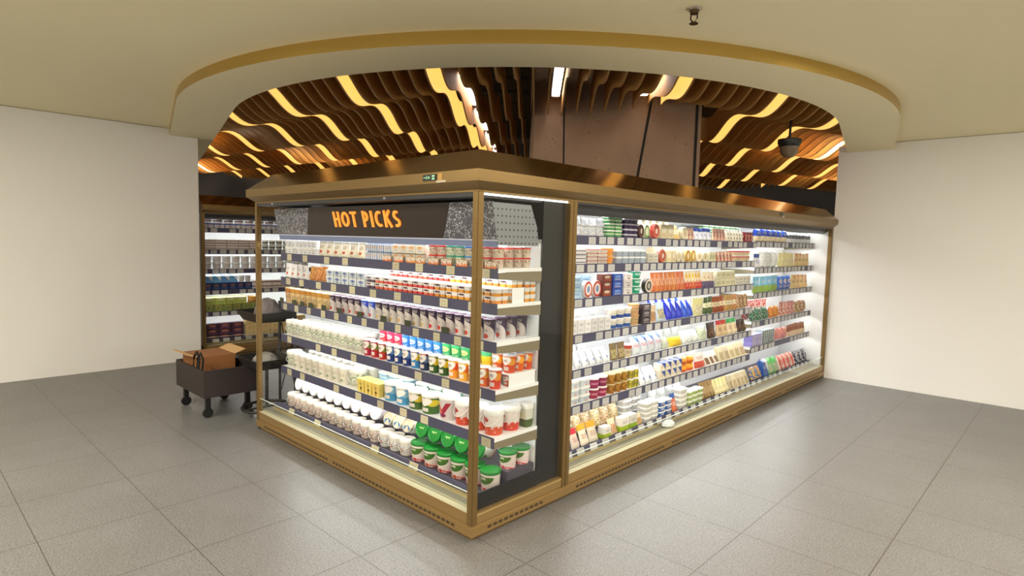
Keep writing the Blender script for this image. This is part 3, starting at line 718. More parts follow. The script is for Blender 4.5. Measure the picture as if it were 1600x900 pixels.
        for j in range(nz):
            for i in range(nx):
                bm.faces.new((F[j][i], F[j][i+1], F[j+1][i+1], F[j+1][i])); bm.faces.new((B[j][i+1], B[j][i], B[j+1][i], B[j+1][i+1]))
            bm.faces.new((B[j][0], F[j][0], F[j+1][0], B[j+1][0])); bm.faces.new((F[j][nx], B[j][nx], B[j+1][nx], F[j+1][nx]))
        for i in range(nx): bm.faces.new((B[0][i], B[0][i+1], F[0][i+1], F[0][i])); bm.faces.new((F[nz][i], F[nz][i+1], B[nz][i+1], B[nz][i]))
        planar_uv(bm, uvl, w, 0, h); out.append(('body', finish(bm, 'body', mat, True)))
    elif kind == 'bottle':
        L([(0, 0), (r*.9, 0), (r, .006), (r, h*.62), (r*.55, h*.8), (r*.4, h*.85), (r*.4, h*.88)], mat, 'body'); L([(r*.38, h*.87), (r*.48, h*.87), (r*.48, h), (0, h)], lidm, 'cap')
    _pc[key] = out; return out
LET = {}
def lettering_for(style, w, h):
    """raised print that can be read: the YO cups and the leafy green tubs"""
    k = (style, round(w, 3), round(h, 3))
    if k in LET: return LET[k]
    r = w/2
    if style == 'yo': m = text_mesh('YO', plain('dark_ink', (48, 40, 52), .5), h*.13, .95, .0004, .01, (r*.90, r*.17/h)); dz = h*.68
    elif style == 'yodo_badge': m = text_mesh('yodo', TXW, h*.15, .95, .0004, .01, (r*.915, r*.10/h)); dz = h*.62
    elif style == 'yodo_lid':
        m = text_mesh('yodo', plain('pale_lime_print', (190, 222, 140), .4), w*.16, 1.0, .0005, .012)
        for v in m.vertices: v.co = (-v.co.x, -v.co.z, -v.co.y)
        dz = h-.0038
    LET[k] = (m, dz); return LET[k]
seen_labels = {}
USED = {}
STY = {}
def style(key, kind, name, cat, desc, mat, d=None, lid=None, letters=None, group=None):
    STY[key] = dict(kind=kind, name=name, cat=cat, desc=desc, mat=mat, d=d, lid=lid, letters=letters, group=group or name.replace('_', ' ')+'s')
CASES = {'L': (hp, 0, 'sign case'), 'R': (ra, OFF, 'aisle case'), 'F': (fc, .75, 'far case')}
def make(style_key, w, h, d=None):
    s = STY[style_key]; d = d or s['d'] or w
    lid = s['lid']
    return s, proto(s['kind'], w, d, h, s['mat'], lid), d
def bounds(parts, M):
    lo = Vector((9, 9, 9)); hi = -lo
    for _, me in parts:
        for v in me.vertices:
            p = M @ v.co
            for i in range(3): lo[i] = min(lo[i], p[i]); hi[i] = max(hi[i], p[i])
    return lo, hi
_bc = {}
def place(case, where, sk, u0, u1, n, h, z, v=.205, tiers=1, tilt=0, d=None, row='', jit=3, wf=.95, dz=.0006, skip=()):
    """a run of n equal packs between u0 and u1 (world, along the case), stacked in tiers"""
    root, off, cname = CASES[case]
    pitch = (u1-u0)/n; w = pitch*wf
    s, parts, dd = make(sk, w, h, d)
    Mt = Matrix.Rotation(math.radians(tilt), 4, 'X')
    key = (tuple(me.name for _, me in parts), tilt)
    if key not in _bc: _bc[key] = bounds(parts, Mt)
    lo, hi = _bc[key]; ht = hi.z-lo.z
    if abs(tilt) > 40: jit = 0
    single = s['kind'] in ('box', 'carton', 'slab', 'disc', 'wedge', 'pouch', 'bag')
    for t in range(tiers):
        for i in range(n):
            if (t, i) in skip: continue
            u = u0+pitch*(i+.5)-off; vv = v-lo.y+.0015; zz = z-lo.z+.0006+t*(ht+dz)
            loc = root.matrix_basis @ Vector((u, vv, zz))
            rz = root.rotation_euler.z+math.radians(random.uniform(-jit, jit)*(1 if s['kind'] not in ('box', 'slab', 'pack', 'oval') else .25))
            if single: o = bpy.data.objects.new(s['name'], parts[0][1]); COL.objects.link(o)
            else:
                o = bpy.data.objects.new(s['name'], None); COL.objects.link(o); o.empty_display_size = .05
                for pn, me in parts: new_obj(pn, me, o)
                if s['letters']:
                    m, lz = lettering_for(s['letters'], w, h); q = new_obj('lettering', m, o); q.location = (0, 0, lz)
            if s['kind'] in ('pouch', 'bag'):
                if not tilt: o.scale = (1, 1, random.uniform(.93, 1.0))
                rz += math.radians(random.uniform(-2.5, 2.5))
            o.location = loc; o.rotation_euler = (math.radians(tilt), 0, rz)
            tier = '' if tiers == 1 else (', upper tier' if t == tiers-1 else ', lower tier' if t == 0 else ', middle tier' if tiers == 3 else f', {ordw(t+1)} tier')
            pl = f"{cname} {where}{' '+row if row else ''}"
            k2 = (s['desc'], tier, pl); c = USED.get(k2, 0)+1; USED[k2] = c
            lab = f"{s['desc']}, {ordw(c)} from left{tier}, {pl}"
            tag(o, lab, s['cat'], s['group'])

# ------------------------------------------------------------------ packaging styles
LW = plain('white_lid', (228, 228, 224), .3); LFOIL = plain('foil_lid', (222, 222, 226), .25, .4); LGREEN = plain('green_lid', (20, 122, 42), .25)
LRED = plain('red_lid', (206, 52, 44), .35); LTEAL = plain('teal_lid', (36, 150, 118), .35); LBLUE = plain('blue_lid', (60, 130, 190), .35); LCLEAR = plain('clear_lid', (226, 232, 230), .2)
LPURP = plain('purple_lid', (72, 40, 70), .4); LAMB = plain('amber_lid', (190, 170, 120), .4); LPBLUE = plain('pale_blue_lid', (150, 190, 220), .35)
P = printed
# corner case
style('smallcup', 'cup', 'yogurt_cup', 'yogurt', 'small white dessert cup', P((238, 238, 236), 'mark', (160, 160, 168), (120, 120, 130)), lid=LW)
style('creambag', 'pouch', 'kefir_pouch', 'pouch', 'tall cream pouch with small sketch', P((236, 228, 206), 'mark', (200, 92, 60), (120, 100, 80)), d=.06)
style('bluecarton', 'carton', 'milk_carton', 'carton', 'white and pale blue carton', P((236, 236, 236), 'stripes', (130, 165, 220), (220, 170, 80)), d=.06)
style('ochrecarton', 'carton', 'milk_carton', 'carton', 'cream carton with orange picture', P((240, 232, 214), 'logo', (240, 168, 84), (120, 140, 200)), d=.06)
style('redlid', 'tub', 'cheese_tub', 'tub', 'pale tub with red lid', P((226, 208, 188), 'leaf', (150, 120, 90), (110, 90, 70)), lid=LRED)
style('tealid', 'tub', 'cheese_tub', 'tub', 'pale tub with green lid', P((220, 224, 200), 'leaf', (150, 150, 90), (110, 100, 70)), lid=LTEAL)
style('bluelid', 'tub', 'cheese_tub', 'tub', 'pale tub with blue lid', P((214, 210, 190), 'leaf', (130, 110, 80), (110, 90, 70)), lid=LBLUE)
style('whitebag', 'pouch', 'yogurt_pouch', 'pouch', 'white pouch with red dot', P((240, 238, 236), 'mark', (206, 60, 50), (150, 150, 170)), d=.05)
style('caramel', 'pouch', 'dessert_pouch', 'pouch', 'caramel brown pouch', P((190, 122, 54), 'blotch', (226, 160, 84), (120, 70, 34)), d=.06)
style('cowcup', 'pack', 'milk_dessert_pack', 'yogurt pack', 'white pack with blue swirl', P((226, 236, 240), 'logo', (54, 84, 180), (110, 130, 160)), d=.09, lid=LW)
style('fruitpack', 'pack', 'yogurt_pack', 'yogurt pack', 'yogurt pack with red fruit', P((242, 240, 238), 'fruit', (224, 84, 62), (92, 52, 58)), d=.10, lid=LW)
style('peachpack', 'pack', 'yogurt_pack', 'yogurt pack', 'yogurt pack with orange fruit', P((242, 240, 238), 'fruit', (240, 160, 50), (92, 52, 58)), d=.10, lid=LW)
style('berrypack', 'pack', 'yogurt_pack', 'yogurt pack', 'white yogurt pack with dark berries', P((240, 238, 240), 'fruit', (84, 64, 84), (120, 70, 84)), d=.10, lid=LW)
style('honeycup', 'cup', 'yogurt_cup', 'yogurt', 'honey coloured yogurt cup', P((228, 196, 146), 'cap', (206, 140, 58), (150, 110, 70)), lid=LAMB)
style('plumcup', 'cup', 'yogurt_cup', 'yogurt', 'beige yogurt cup with purple top', P((216, 206, 202), 'arch', (56, 40, 66), (206, 66, 52)), lid=LPURP)
style('plumcream', 'cup', 'yogurt_cup', 'yogurt', 'beige yogurt cup with yellow flowers', P((220, 212, 204), 'arch', (60, 46, 68), (220, 190, 110)), lid=LPURP)
style('bluecup', 'cup', 'yogurt_cup', 'yogurt', 'white yogurt cup with bright blue top', P((236, 236, 242), 'arch', (50, 70, 220), (226, 90, 80)), lid=LPBLUE)
style('herbtub', 'bucket', 'yogurt_bucket', 'tub', 'white bucket with green leaf print', P((232, 230, 214), 'leaf', (150, 180, 128), (120, 120, 90)), lid=LW)
style('plainbucket', 'tub', 'yogurt_tub', 'tub', 'tall plain cream tub', P((236, 230, 212), 'mark', (170, 180, 150), (190, 180, 150)), lid=LW)
style('yored', 'cup', 'yogurt_cup', 'yogurt', 'red YO heart yogurt cup', P((196, 32, 48), 'heart', (130, 140, 60), (170, 28, 40)), lid=LFOIL, letters='yo')
style('yoblue', 'cup', 'yogurt_cup', 'yogurt', 'navy YO heart yogurt cup', P((34, 60, 130), 'heart', (96, 140, 196), (190, 190, 200)), lid=LFOIL, letters='yo')
style('yosky', 'cup', 'yogurt_cup', 'yogurt', 'sky blue YO heart yogurt cup', P((60, 140, 206), 'heart', (240, 200, 50), (190, 160, 160)), lid=LFOIL, letters='yo')
style('yoink', 'cup', 'yogurt_cup', 'yogurt', 'navy YO yogurt cup with orange rim', P((40, 52, 96), 'heart', (110, 130, 170), (232, 110, 60)), lid=LFOIL, letters='yo')
style('yogreen', 'cup', 'yogurt_cup', 'yogurt', 'green and yellow YO yogurt cup', P((60, 100, 44), 'heart', (240, 204, 50), (200, 190, 150)), lid=LFOIL, letters='yo')
style('yosun', 'cup', 'yogurt_cup', 'yogurt', 'yellow orange YO yogurt cup', P((244, 176, 60), 'heart', (236, 110, 40), (250, 200, 90)), lid=LFOIL, letters='yo')
style('yofire', 'cup', 'yogurt_cup', 'yogurt', 'flame orange YO cup', P((232, 88, 40), 'heart', (250, 170, 50), (240, 140, 60)), lid=LFOIL, letters='yo')
style('pinkcup', 'cup', 'yogurt_cup', 'yogurt', 'pink and white yogurt cup', P((240, 70, 110), 'logo', (250, 236, 230), (250, 220, 120)), lid=LW)
style('azurecup', 'cup', 'yogurt_cup', 'yogurt', 'azure and white yogurt cup', P((70, 150, 236), 'logo', (240, 246, 250), (240, 240, 250)), lid=LW)
style('limecup', 'cup', 'yogurt_cup', 'yogurt', 'bright green and white yogurt cup', P((70, 190, 120), 'logo', (246, 240, 160), (240, 246, 236)), lid=LW)
style('lemoncup', 'cup', 'yogurt_cup', 'yogurt', 'bright yellow yogurt cup', P((250, 214, 40), 'cap', (90, 200, 130), (240, 190, 40)), lid=LW)
style('custard', 'pack', 'custard_pack', 'yogurt pack', 'yellow custard four-pack', P((240, 208, 110), 'mark', (96, 60, 40), (150, 110, 50)), d=.10, lid=plain('yellow_lid', (240, 214, 120), .35))
style('yoskytub', 'tub', 'yogurt_tub', 'tub', 'sky blue YO heart tub', P((80, 160, 206), 'heart', (150, 200, 226), (190, 200, 210)), lid=LW, letters='yo')
style('yolimetub', 'tub', 'yogurt_tub', 'tub', 'green yellow YO heart tub', P((76, 116, 46), 'heart', (240, 214, 60), (220, 210, 160)), lid=LW, letters='yo')
style('beantub', 'tub', 'yogurt_tub', 'tub', 'white tub with red crossed pods', P((238, 230, 226), 'bean', (190, 44, 50), (150, 40, 90)), lid=LW)
style('strawtub', 'bucket', 'yogurt_bucket', 'tub', 'white bucket with red strawberries', P((240, 228, 222), 'fruit', (222, 62, 46), (190, 50, 50)), lid=LW)
style('rectub', 'oval', 'yogurt_tub', 'tub', 'white square tub with green base', P((226, 228, 210), 'low', (86, 108, 62), (222, 220, 60)), d=.09, lid=LW)
style('aquabowl', 'oval', 'spread_tub', 'tub', 'white bowl, aqua label', P((150, 206, 232), 'band', (220, 240, 246), (70, 150, 190)), d=.1, lid=LW)
style('mintbowl', 'oval', 'spread_tub', 'tub', 'mint striped white bowl', P((230, 240, 226), 'diag', (80, 196, 150), (240, 220, 80)), d=.1, lid=LW)
style('rosebucket', 'bucket', 'yogurt_bucket', 'tub', 'white bucket with pinkish brown print', P((232, 216, 204), 'floral', (178, 140, 120), (120, 84, 70)), lid=LW)
style('bluebucket', 'bucket', 'yogurt_bucket', 'tub', 'white bucket with pale blue print', P((234, 228, 216), 'floral', (170, 186, 206), (190, 90, 60)), lid=LW)
style('lilacbucket', 'tub', 'yogurt_tub', 'tub', 'white tub with lilac print', P((238, 228, 232), 'floral', (206, 140, 180), (170, 80, 130)), lid=LW)
style('facelid', 'tub', 'yogurt_tub', 'tub', 'white tub showing cream and blue lid', P((236, 234, 226), 'plain'), lid=P((226, 214, 182), 'ring', (70, 120, 170), (206, 180, 130)))
style('yodo', 'tub', 'yogurt_tub', 'tub', 'white yodo tub with bright green lid', P((238, 226, 216), 'badge', (206, 66, 44), (72, 118, 42)), lid=LGREEN, letters='yodo_badge')
style('lyinggreen', 'tub', 'yogurt_tub', 'tub', 'tipped tub facing its green lid outwards', P((238, 232, 222), 'badge', (206, 66, 44), (72, 118, 42)), lid=LGREEN, letters='yodo_lid')

TOP, SEC, THI, FOU, FIF, DEC = 'top shelf', 'second shelf', 'third shelf', 'fourth shelf', 'fifth shelf', 'bottom deck'
z1, z2, z3, z4, z5 = shz; zd = .206
pl = place
# top shelf
pl('L', TOP, 'smallcup', -2.66, -2.12, 8, .056, z1, tiers=2)
pl('L', TOP, 'creambag', -2.10, -1.42, 6, .116, z1, wf=.97)
pl('L', TOP, 'bluecarton', -1.40, -1.08, 4, .058, z1, tiers=2, d=.05)
pl('L', TOP, 'ochrecarton', -1.07, -.72, 4, .058, z1, tiers=2, d=.05)
pl('L', TOP, 'redlid', -.70, -.53, 2, .058, z1, tiers=2); pl('L', TOP, 'tealid', -.53, -.36, 2, .058, z1, tiers=2); pl('L', TOP, 'bluelid', -.36, -.275, 1, .058, z1, tiers=2)
pl('L', TOP, 'redlid', -.272, -.045, 3, .058, z1, tiers=2)
for k in range(3): pl('L', TOP, 'redlid', -.120, -.045, 1, .058, z1, tiers=2, v=.284+.075*k, row=ordw(k+2)+' rank')
# second shelf
pl('L', SEC, 'whitebag', -2.66, -2.26, 4, .120, z2); pl('L', SEC, 'caramel', -2.25, -1.97, 3, .118, z2)
pl('L', SEC, 'cowcup', -1.95, -1.40, 5, .050, z2, tiers=2)
pl('L', SEC, 'berrypack', -1.385, -1.28, 1, .042, z2, tiers=2); pl('L', SEC, 'fruitpack', -1.28, -.62, 6, .042, z2, tiers=2)
pl('L', SEC, 'peachpack', -.62, -.05, 5, .042, z2, tiers=2)
rs = box('riser', -1.39, -.045, .325, .435, z2+.083, z2+.088, SHELF, SHN[1])
for u in (-1.39, -.72, -.05): box('riser_leg', u, u+.005, .33, .43, z2, z2+.083, SHELF, SHN[1])
pl('L', SEC, 'peachpack', -.155, -.052, 1, .039, z2, v=.33, tiers=2, row='under step')
pl('L', SEC, 'fruitpack', -1.28, -.62, 6, .042, z2+.0885, v=.33, row='raised row'); pl('L', SEC, 'peachpack', -.62, -.05, 5, .042, z2+.0885, v=.33, row='raised row')
pl('L', SEC, 'peachpack', -.155, -.045, 1, .042, z2, v=.44, tiers=3, row='rear')
# third shelf
pl('L', THI, 'honeycup', -2.67, -1.95, 8, .128, z3)
pl('L', THI, 'plumcup', -1.93, -1.48, 5, .126, z3); pl('L', THI, 'bluecup', -1.48, -1.30, 2, .126, z3); pl('L', THI, 'plumcream', -1.30, -.70, 7, .126, z3)
pl('L', THI, 'plumcup', -.70, -.10, 7, .126, z3)
for k in range(3): pl('L', THI, 'plumcup', -.185, -.10, 1, .126, z3, v=.30+.088*k, row=ordw(k+2)+' rank')
# fourth shelf
pl('L', FOU, 'herbtub', -2.67, -1.47, 11, .128, z4)
pl('L', FOU, 'herbtub', -2.62, -1.52, 10, .128, z4, v=.335, row='back row', tiers=1)
pl('L', FOU, 'yored', -1.455, -1.165, 3, .118, z4); pl('L', FOU, 'yoblue', -1.165, -.885, 3, .118, z4); pl('L', FOU, 'yosky', -.885, -.79, 1, .118, z4); pl('L', FOU, 'yoink', -.79, -.695, 1, .118, z4)
pl('L', FOU, 'yogreen', -.695, -.50, 2, .118, z4); pl('L', FOU, 'yosun', -.50, -.31, 2, .118, z4); pl('L', FOU, 'yofire', -.31, -.045, 3, .118, z4)
rs = box('riser', -1.45, -.045, .315, .56, z4+.073, z4+.078, SHELF, SHN[3])
for u in (-1.45, -.72, -.05): box('riser_leg', u, u+.005, .32, .55, z4, z4+.073, SHELF, SHN[3])
for k in range(3): pl('L', FOU, 'yofire', -.137, -.052, 1, .066, z4, v=.325+.078*k, d=.07, wf=.85, row='under step '+ordw(k+1))
for sk, a, b, n in (('pinkcup', -1.42, -1.14, 3), ('azurecup', -1.14, -.70, 5), ('limecup', -.70, -.42, 3), ('lemoncup', -.42, -.23, 2), ('yofire', -.23, -.045, 2)): pl('L', FOU, sk, a, b, n, .108, z4+.0785, v=.322, row='raised row')
for k in range(2): pl('L', FOU, 'yofire', -.137, -.045, 1, .108, z4+.0785, v=.415+.075*k, d=.07, wf=.78, row='raised '+ordw(k+2)+' rank')
# fifth shelf
pl('L', FIF, 'herbtub', -2.67, -2.53, 1, .138, z5); pl('L', FIF, 'plainbucket', -2.53, -1.68, 8, .138, z5); pl('L', FIF, 'herbtub', -1.67, -1.52, 1, .148, z5)
pl('L', FIF, 'plainbucket', -2.56, -1.55, 9, .138, z5, v=.362, row='back row')
pl('L', FIF, 'custard', -1.50, -1.21, 3, .098, z5, wf=.93)
pl('L', FIF, 'yoskytub', -1.20, -.92, 2, .130, z5); pl('L', FIF, 'yolimetub', -.92, -.63, 2, .128, z5); pl('L', FIF, 'beantub', -.60, -.45, 1, .150, z5); pl('L', FIF, 'strawtub', -.445, -.05, 3, .150, z5)
pl('L', FIF, 'aquabowl', -1.50, -1.10, 3, .062, z5, v=.38, tiers=2, row='back row'); pl('L', FIF, 'mintbowl', -1.04, -.60, 3, .062, z5, v=.38, tiers=2, row='back row')
pl('L', FIF, 'strawtub', -.18, -.045, 1, .150, z5, v=.34, row='second row'); pl('L', FIF, 'rectub', -.13, -.045, 1, .145, z5, v=.482, d=.08, row='back row')
# bottom deck
zz = zd
pl('L', DEC, 'rosebucket', -2.62, -1.24, 12, .112, zz, v=.19)
pl('L', DEC, 'bluebucket', -1.23, -.87, 3, .110, zz, v=.19)
pl('L', DEC, 'yodo', -.86, -.05, 6, .125, zz, v=.19)
stp = box('step', -LL+.04, -.045, .325, .56, .205, .312, DECKM, dk)
pl('L', DEC, 'lilacbucket', -2.60, -1.30, 10, .125, .3195, v=.262, tilt=74, row='tipped row')
pl('L', DEC, 'facelid', -1.24, -.90, 3, .115, .3185, v=.25, tilt=70, row='tipped row')
pl('L', DEC, 'lyinggreen', -.86, -.19, 5, .125, .3325, v=.245, tilt=74, row='tipped row')
for k in range(2): pl('L', DEC, 'yodo', -.165, -.045, 1, .105, .3125, v=.330+.118*k, row=ordw(k+2)+' rank')

# ------------------------------------------------------------------ the aisle case
def st(key, kind, name, cat, desc, base, pat='text', c2=(120, 120, 120), c3=(70, 70, 80), d=None, lid=None, group=None):
    style(key, kind, name, cat, desc, P(base, pat, c2, c3), d, lid, None, group)
st('r_milkbag', 'pouch', 'milk_pouch', 'pouch', 'white pouch with colour sketch', (238, 238, 238), 'leaf', (190, 200, 215), (140, 150, 190), .06)
st('r_greenbox', 'oval', 'spread_tub', 'tub', 'green flat spread tub', (70, 160, 70), 'band', (226, 236, 220), (60, 110, 60), .08, LW)
st('r_purple', 'box', 'cream_cheese_box', 'box', 'dark purple small box', (52, 38, 80), 'band', (226, 222, 232), (90, 40, 90), .07)
st('r_brownwheel', 'disc', 'cheese_round', 'cheese', 'dark brown round cheese', (60, 36, 30), 'ring', (110, 60, 50), (230, 210, 190), .04)
st('r_greenwheel', 'disc', 'cheese_round', 'cheese', 'green rimmed round cheese', (226, 226, 190), 'ring', (110, 160, 70), (236, 236, 210), .04)
st('r_redwheel', 'disc', 'cheese_round', 'cheese', 'red oval cheese', (180, 70, 50), 'ring', (206, 120, 84), (230, 220, 200), .04)
st('r_creamwheel', 'disc', 'cheese_round', 'cheese', 'cream coloured round cheese', (238, 226, 186), 'ring', (244, 238, 214), (210, 190, 140), .05)
st('r_tanblock', 'wedge', 'cheese_wedge', 'cheese', 'tan wedge of cheese', (226, 190, 130), 'band', (244, 230, 200), (150, 100, 60), .08)
st('r_creamblock', 'box', 'cheese_block', 'cheese', 'pale cream block of cheese', (242, 228, 186), 'logo', (248, 242, 220), (190, 160, 110), .08)
st('r_bluewhite', 'pouch', 'milk_pouch', 'pouch', 'white pouch with blue head', (238, 238, 244), 'cap', (56, 84, 170), (90, 120, 200), .06)
st('r_redpack', 'pouch', 'sliced_cheese_pack', 'pack', 'red and cream slim pack', (236, 220, 190), 'stripes', (190, 50, 50), (90, 40, 40), .045)
st('r_darkcup', 'bottle', 'cream_bottle', 'bottle', 'cream bottle with dark label', (240, 232, 210), 'mark', (40, 40, 70), (60, 50, 60), None, LW)
st('r_crimson', 'box', 'cheese_box', 'box', 'crimson cheese box', (150, 36, 46), 'logo', (220, 170, 140), (230, 200, 180), .06)
st('r_greentub', 'oval', 'spread_tub', 'tub', 'white tub with green lid', (232, 236, 226), 'band', (60, 150, 90), (60, 120, 70), .08, plain('emerald_lid', (40, 140, 90), .35))
st('r_bluebag', 'bag', 'cheese_bag', 'pouch', 'shiny blue and cream bag', (46, 84, 190), 'low', (234, 216, 180), (226, 236, 250), .09)
st('r_darkbottle', 'bottle', 'drink_bottle', 'bottle', 'white bottle with black label', (226, 228, 232), 'band', (40, 42, 50), (200, 200, 206), None, plain('dark_cap', (50, 54, 60), .4))
st('r_linebox', 'box', 'butter_box', 'box', 'white flat box with dark line', (236, 234, 234), 'band', (110, 110, 130), (60, 60, 70), .09)
st('r_rosebox', 'box', 'butter_box', 'box', 'beige flat box with rose top', (226, 216, 204), 'cap', (196, 140, 130), (120, 100, 96), .09)
st('r_orangecup', 'cup', 'dessert_cup', 'yogurt', 'orange dessert cup', (244, 160, 70), 'band', (240, 120, 40), (250, 220, 170), None, LAMB)
st('r_clear', 'oval', 'cheese_slices_pack', 'pack', 'clear grey tray of slices', (178, 190, 204), 'text', (130, 140, 156), (110, 120, 140), .09, LCLEAR)
st('r_greybox', 'box', 'cheese_box', 'box', 'cream box with grey print', (226, 222, 206), 'text', (90, 90, 90), (110, 110, 110), .07)
st('r_yellowwheel', 'disc', 'cheese_round', 'cheese', 'yellow rimmed oval cheese', (244, 216, 120), 'ring', (190, 120, 50), (250, 240, 200), .04)
st('r_whitebag', 'bag', 'mozzarella_bag', 'pouch', 'clear white bag of mozzarella', (236, 240, 238), 'blotch', (248, 250, 248), (190, 206, 200), .08)
st('r_yellowpack', 'pouch', 'sliced_cheese_pack', 'pack', 'pale yellow cheese pack', (240, 228, 160), 'face', (248, 240, 206), (190, 170, 80), .05)
st('r_lightblue', 'box', 'butter_box', 'box', 'pale blue butter box', (170, 204, 230), 'text', (70, 110, 170), (240, 244, 248), .08)
st('r_whitewheel', 'disc', 'cheese_round', 'cheese', 'white round cheese with red ring', (236, 226, 220), 'ring', (196, 60, 60), (120, 150, 190), .04)
st('r_brownbox', 'box', 'cheese_box', 'box', 'brown box with pale badge', (120, 54, 44), 'logo', (230, 216, 196), (210, 60, 50), .06)
st('r_bluebox', 'box', 'cheese_box', 'box', 'bright blue cheese box', (44, 80, 168), 'logo', (120, 170, 230), (230, 236, 246), .06)
st('r_whitebox', 'box', 'cheese_box', 'box', 'white box with brown picture', (232, 228, 226), 'mark', (130, 90, 70), (100, 90, 100), .06)
st('r_tealcup', 'cup', 'cottage_cheese_cup', 'tub', 'teal cottage cheese cup', (40, 160, 120), 'logo', (210, 236, 224), (30, 120, 90), None, LW)
st('r_darkwheel', 'disc', 'cheese_round', 'cheese', 'dark oval cheese with pale rim', (60, 54, 50), 'ring', (226, 216, 200), (190, 180, 170), .04)
st('r_sausage', 'pouch', 'sausage_pack', 'pack', 'orange pack of sausages', (226, 140, 74), 'stripes', (190, 90, 44), (240, 210, 180), .045)
st('r_slimcream', 'pouch', 'snack_pack', 'pack', 'cream snack pack with red print', (244, 228, 190), 'fruit', (210, 80, 50), (236, 190, 60), .045)
st('r_violet', 'pouch', 'snack_pack', 'pack', 'cream pack with violet base', (238, 226, 196), 'low', (96, 84, 120), (190, 110, 60), .045)
st('r_ivorybox', 'box', 'cheese_box', 'box', 'ivory box with olive mark', (240, 234, 208), 'stripes', (200, 196, 140), (130, 130, 70), .07)
st('r_skypack', 'pouch', 'sliced_cheese_pack', 'pack', 'sky blue and green pack', (130, 200, 236), 'low', (150, 186, 80), (240, 250, 250), .05)
st('r_facebag', 'bag', 'sausage_bag', 'pouch', 'blue bag with pale badge', (60, 100, 190), 'logo', (226, 210, 200), (236, 200, 170), .07)
st('r_peach', 'pouch', 'ham_pack', 'pack', 'peach pack with dark corner', (240, 206, 150), 'diag', (226, 150, 90), (70, 50, 50), .05)
st('r_whitecarton', 'box', 'milk_box', 'box', 'plain white carton', (240, 240, 240), 'text', (150, 150, 156), (170, 170, 176), .07)
st('r_bluestripe', 'tub', 'cream_tub', 'tub', 'white tub with blue stripe', (240, 236, 222), 'low', (60, 90, 170), (200, 190, 160), None, LW)
st('r_tantub', 'tub', 'cream_tub', 'tub', 'tan tub with brown lid', (216, 176, 126), 'text', (120, 80, 50), (120, 80, 50), None, plain('tan_lid', (196, 150, 100), .4))
st('r_darkstack', 'box', 'pate_box', 'box', 'dark printed pate box', (70, 62, 72), 'logo', (180, 170, 170), (200, 190, 180), .06)
st('r_beigebag', 'pouch', 'nut_pouch', 'pouch', 'beige rounded pouch', (226, 206, 170), 'face', (196, 160, 110), (150, 110, 70), .05)
st('r_paleblue', 'pouch', 'cheese_pouch', 'pouch', 'pale blue and grey pouch', (196, 216, 228), 'face', (150, 160, 156), (236, 190, 90), .05)
st('r_royal', 'pouch', 'cheese_pouch', 'pouch', 'royal blue pouch with white flash', (36, 76, 206), 'diag', (226, 234, 248), (20, 40, 120), .05)
st('r_paleyellow', 'pouch', 'pasta_pouch', 'pouch', 'pale yellow pasta pouch', (236, 232, 160), 'face', (236, 228, 196), (200, 190, 130), .06)
st('r_olive', 'pouch', 'pasta_pouch', 'pouch', 'dark green pasta pouch', (70, 90, 50), 'band', (230, 226, 190), (50, 60, 36), .06)
st('r_rust', 'pouch', 'pasta_pouch', 'pouch', 'rust brown pasta pouch', (150, 74, 34), 'band', (230, 210, 170), (90, 44, 26), .06)
st('r_umber', 'pouch', 'pasta_pouch', 'pouch', 'brown and beige pasta pouch', (190, 140, 84), 'band', (236, 222, 190), (110, 64, 36), .06)
st('r_greenblack', 'bag', 'salad_bag', 'pouch', 'green and dark salad bag', (40, 120, 70), 'blotch', (24, 40, 60), (230, 236, 220), .08)
st('r_orangebag', 'bag', 'snack_bag', 'pouch', 'orange filled snack bag', (224, 150, 60), 'blotch', (190, 110, 40), (250, 210, 120), .07)
st('r_redcream', 'pouch', 'ham_pack', 'pack', 'red and cream ham pack', (240, 214, 186), 'blotch', (214, 70, 60), (80, 60, 130), .05)
st('r_brownbeige', 'bag', 'nut_bag', 'pouch', 'brown and beige nut bag', (214, 186, 150), 'blotch', (120, 74, 50), (190, 140, 70), .06)
st('r_bluewhitebag', 'bag', 'mozzarella_bag', 'pouch', 'white bag with blue window', (236, 240, 246), 'mark', (84, 120, 180), (120, 150, 200), .07)
st('r_sachet', 'pouch', 'olive_sachet', 'pouch', 'olive brown sachet', (128, 106, 74), 'face', (190, 176, 120), (90, 70, 50), .04)
st('r_redcup', 'cup', 'dessert_cup', 'yogurt', 'beige cup with red top', (226, 206, 176), 'cap', (196, 60, 56), (150, 110, 80), None, LW)
st('r_logobag', 'bag', 'mozzarella_bag', 'pouch', 'blue and white bag with red badge', (226, 234, 244), 'diag', (44, 92, 190), (210, 50, 60), .07)
st('r_yellowbag', 'bag', 'cheese_bag', 'pouch', 'bright yellow bag', (250, 214, 50), 'plain', d=.07)
st('r_leafbag', 'bag', 'salad_bag', 'pouch', 'pale green leafy bag', (214, 226, 196), 'blotch', (236, 240, 226), (120, 160, 90), .07)
st('r_darkpouch', 'pouch', 'coffee_pouch', 'pouch', 'dark brown pouch', (62, 44, 36), 'face', (44, 32, 28), (170, 120, 70), .06)
st('r_beigered', 'pouch', 'snack_pouch', 'pouch', 'beige pouch with red head', (224, 196, 150), 'cap', (190, 60, 46), (110, 60, 40), .06)
st('r_greencream', 'pouch', 'snack_pouch', 'pouch', 'cream pouch with green head', (234, 216, 180), 'cap', (60, 160, 84), (160, 90, 50), .06)
st('r_whitetub', 'oval', 'spread_tub', 'tub', 'white tub with blue orange label', (216, 226, 230), 'mark', (226, 130, 80), (90, 130, 180), .08, LW)
st('r_magenta', 'tub', 'dessert_tub', 'tub', 'deep pink tub', (150, 40, 84), 'band', (190, 90, 120), (230, 210, 220), None, LW)
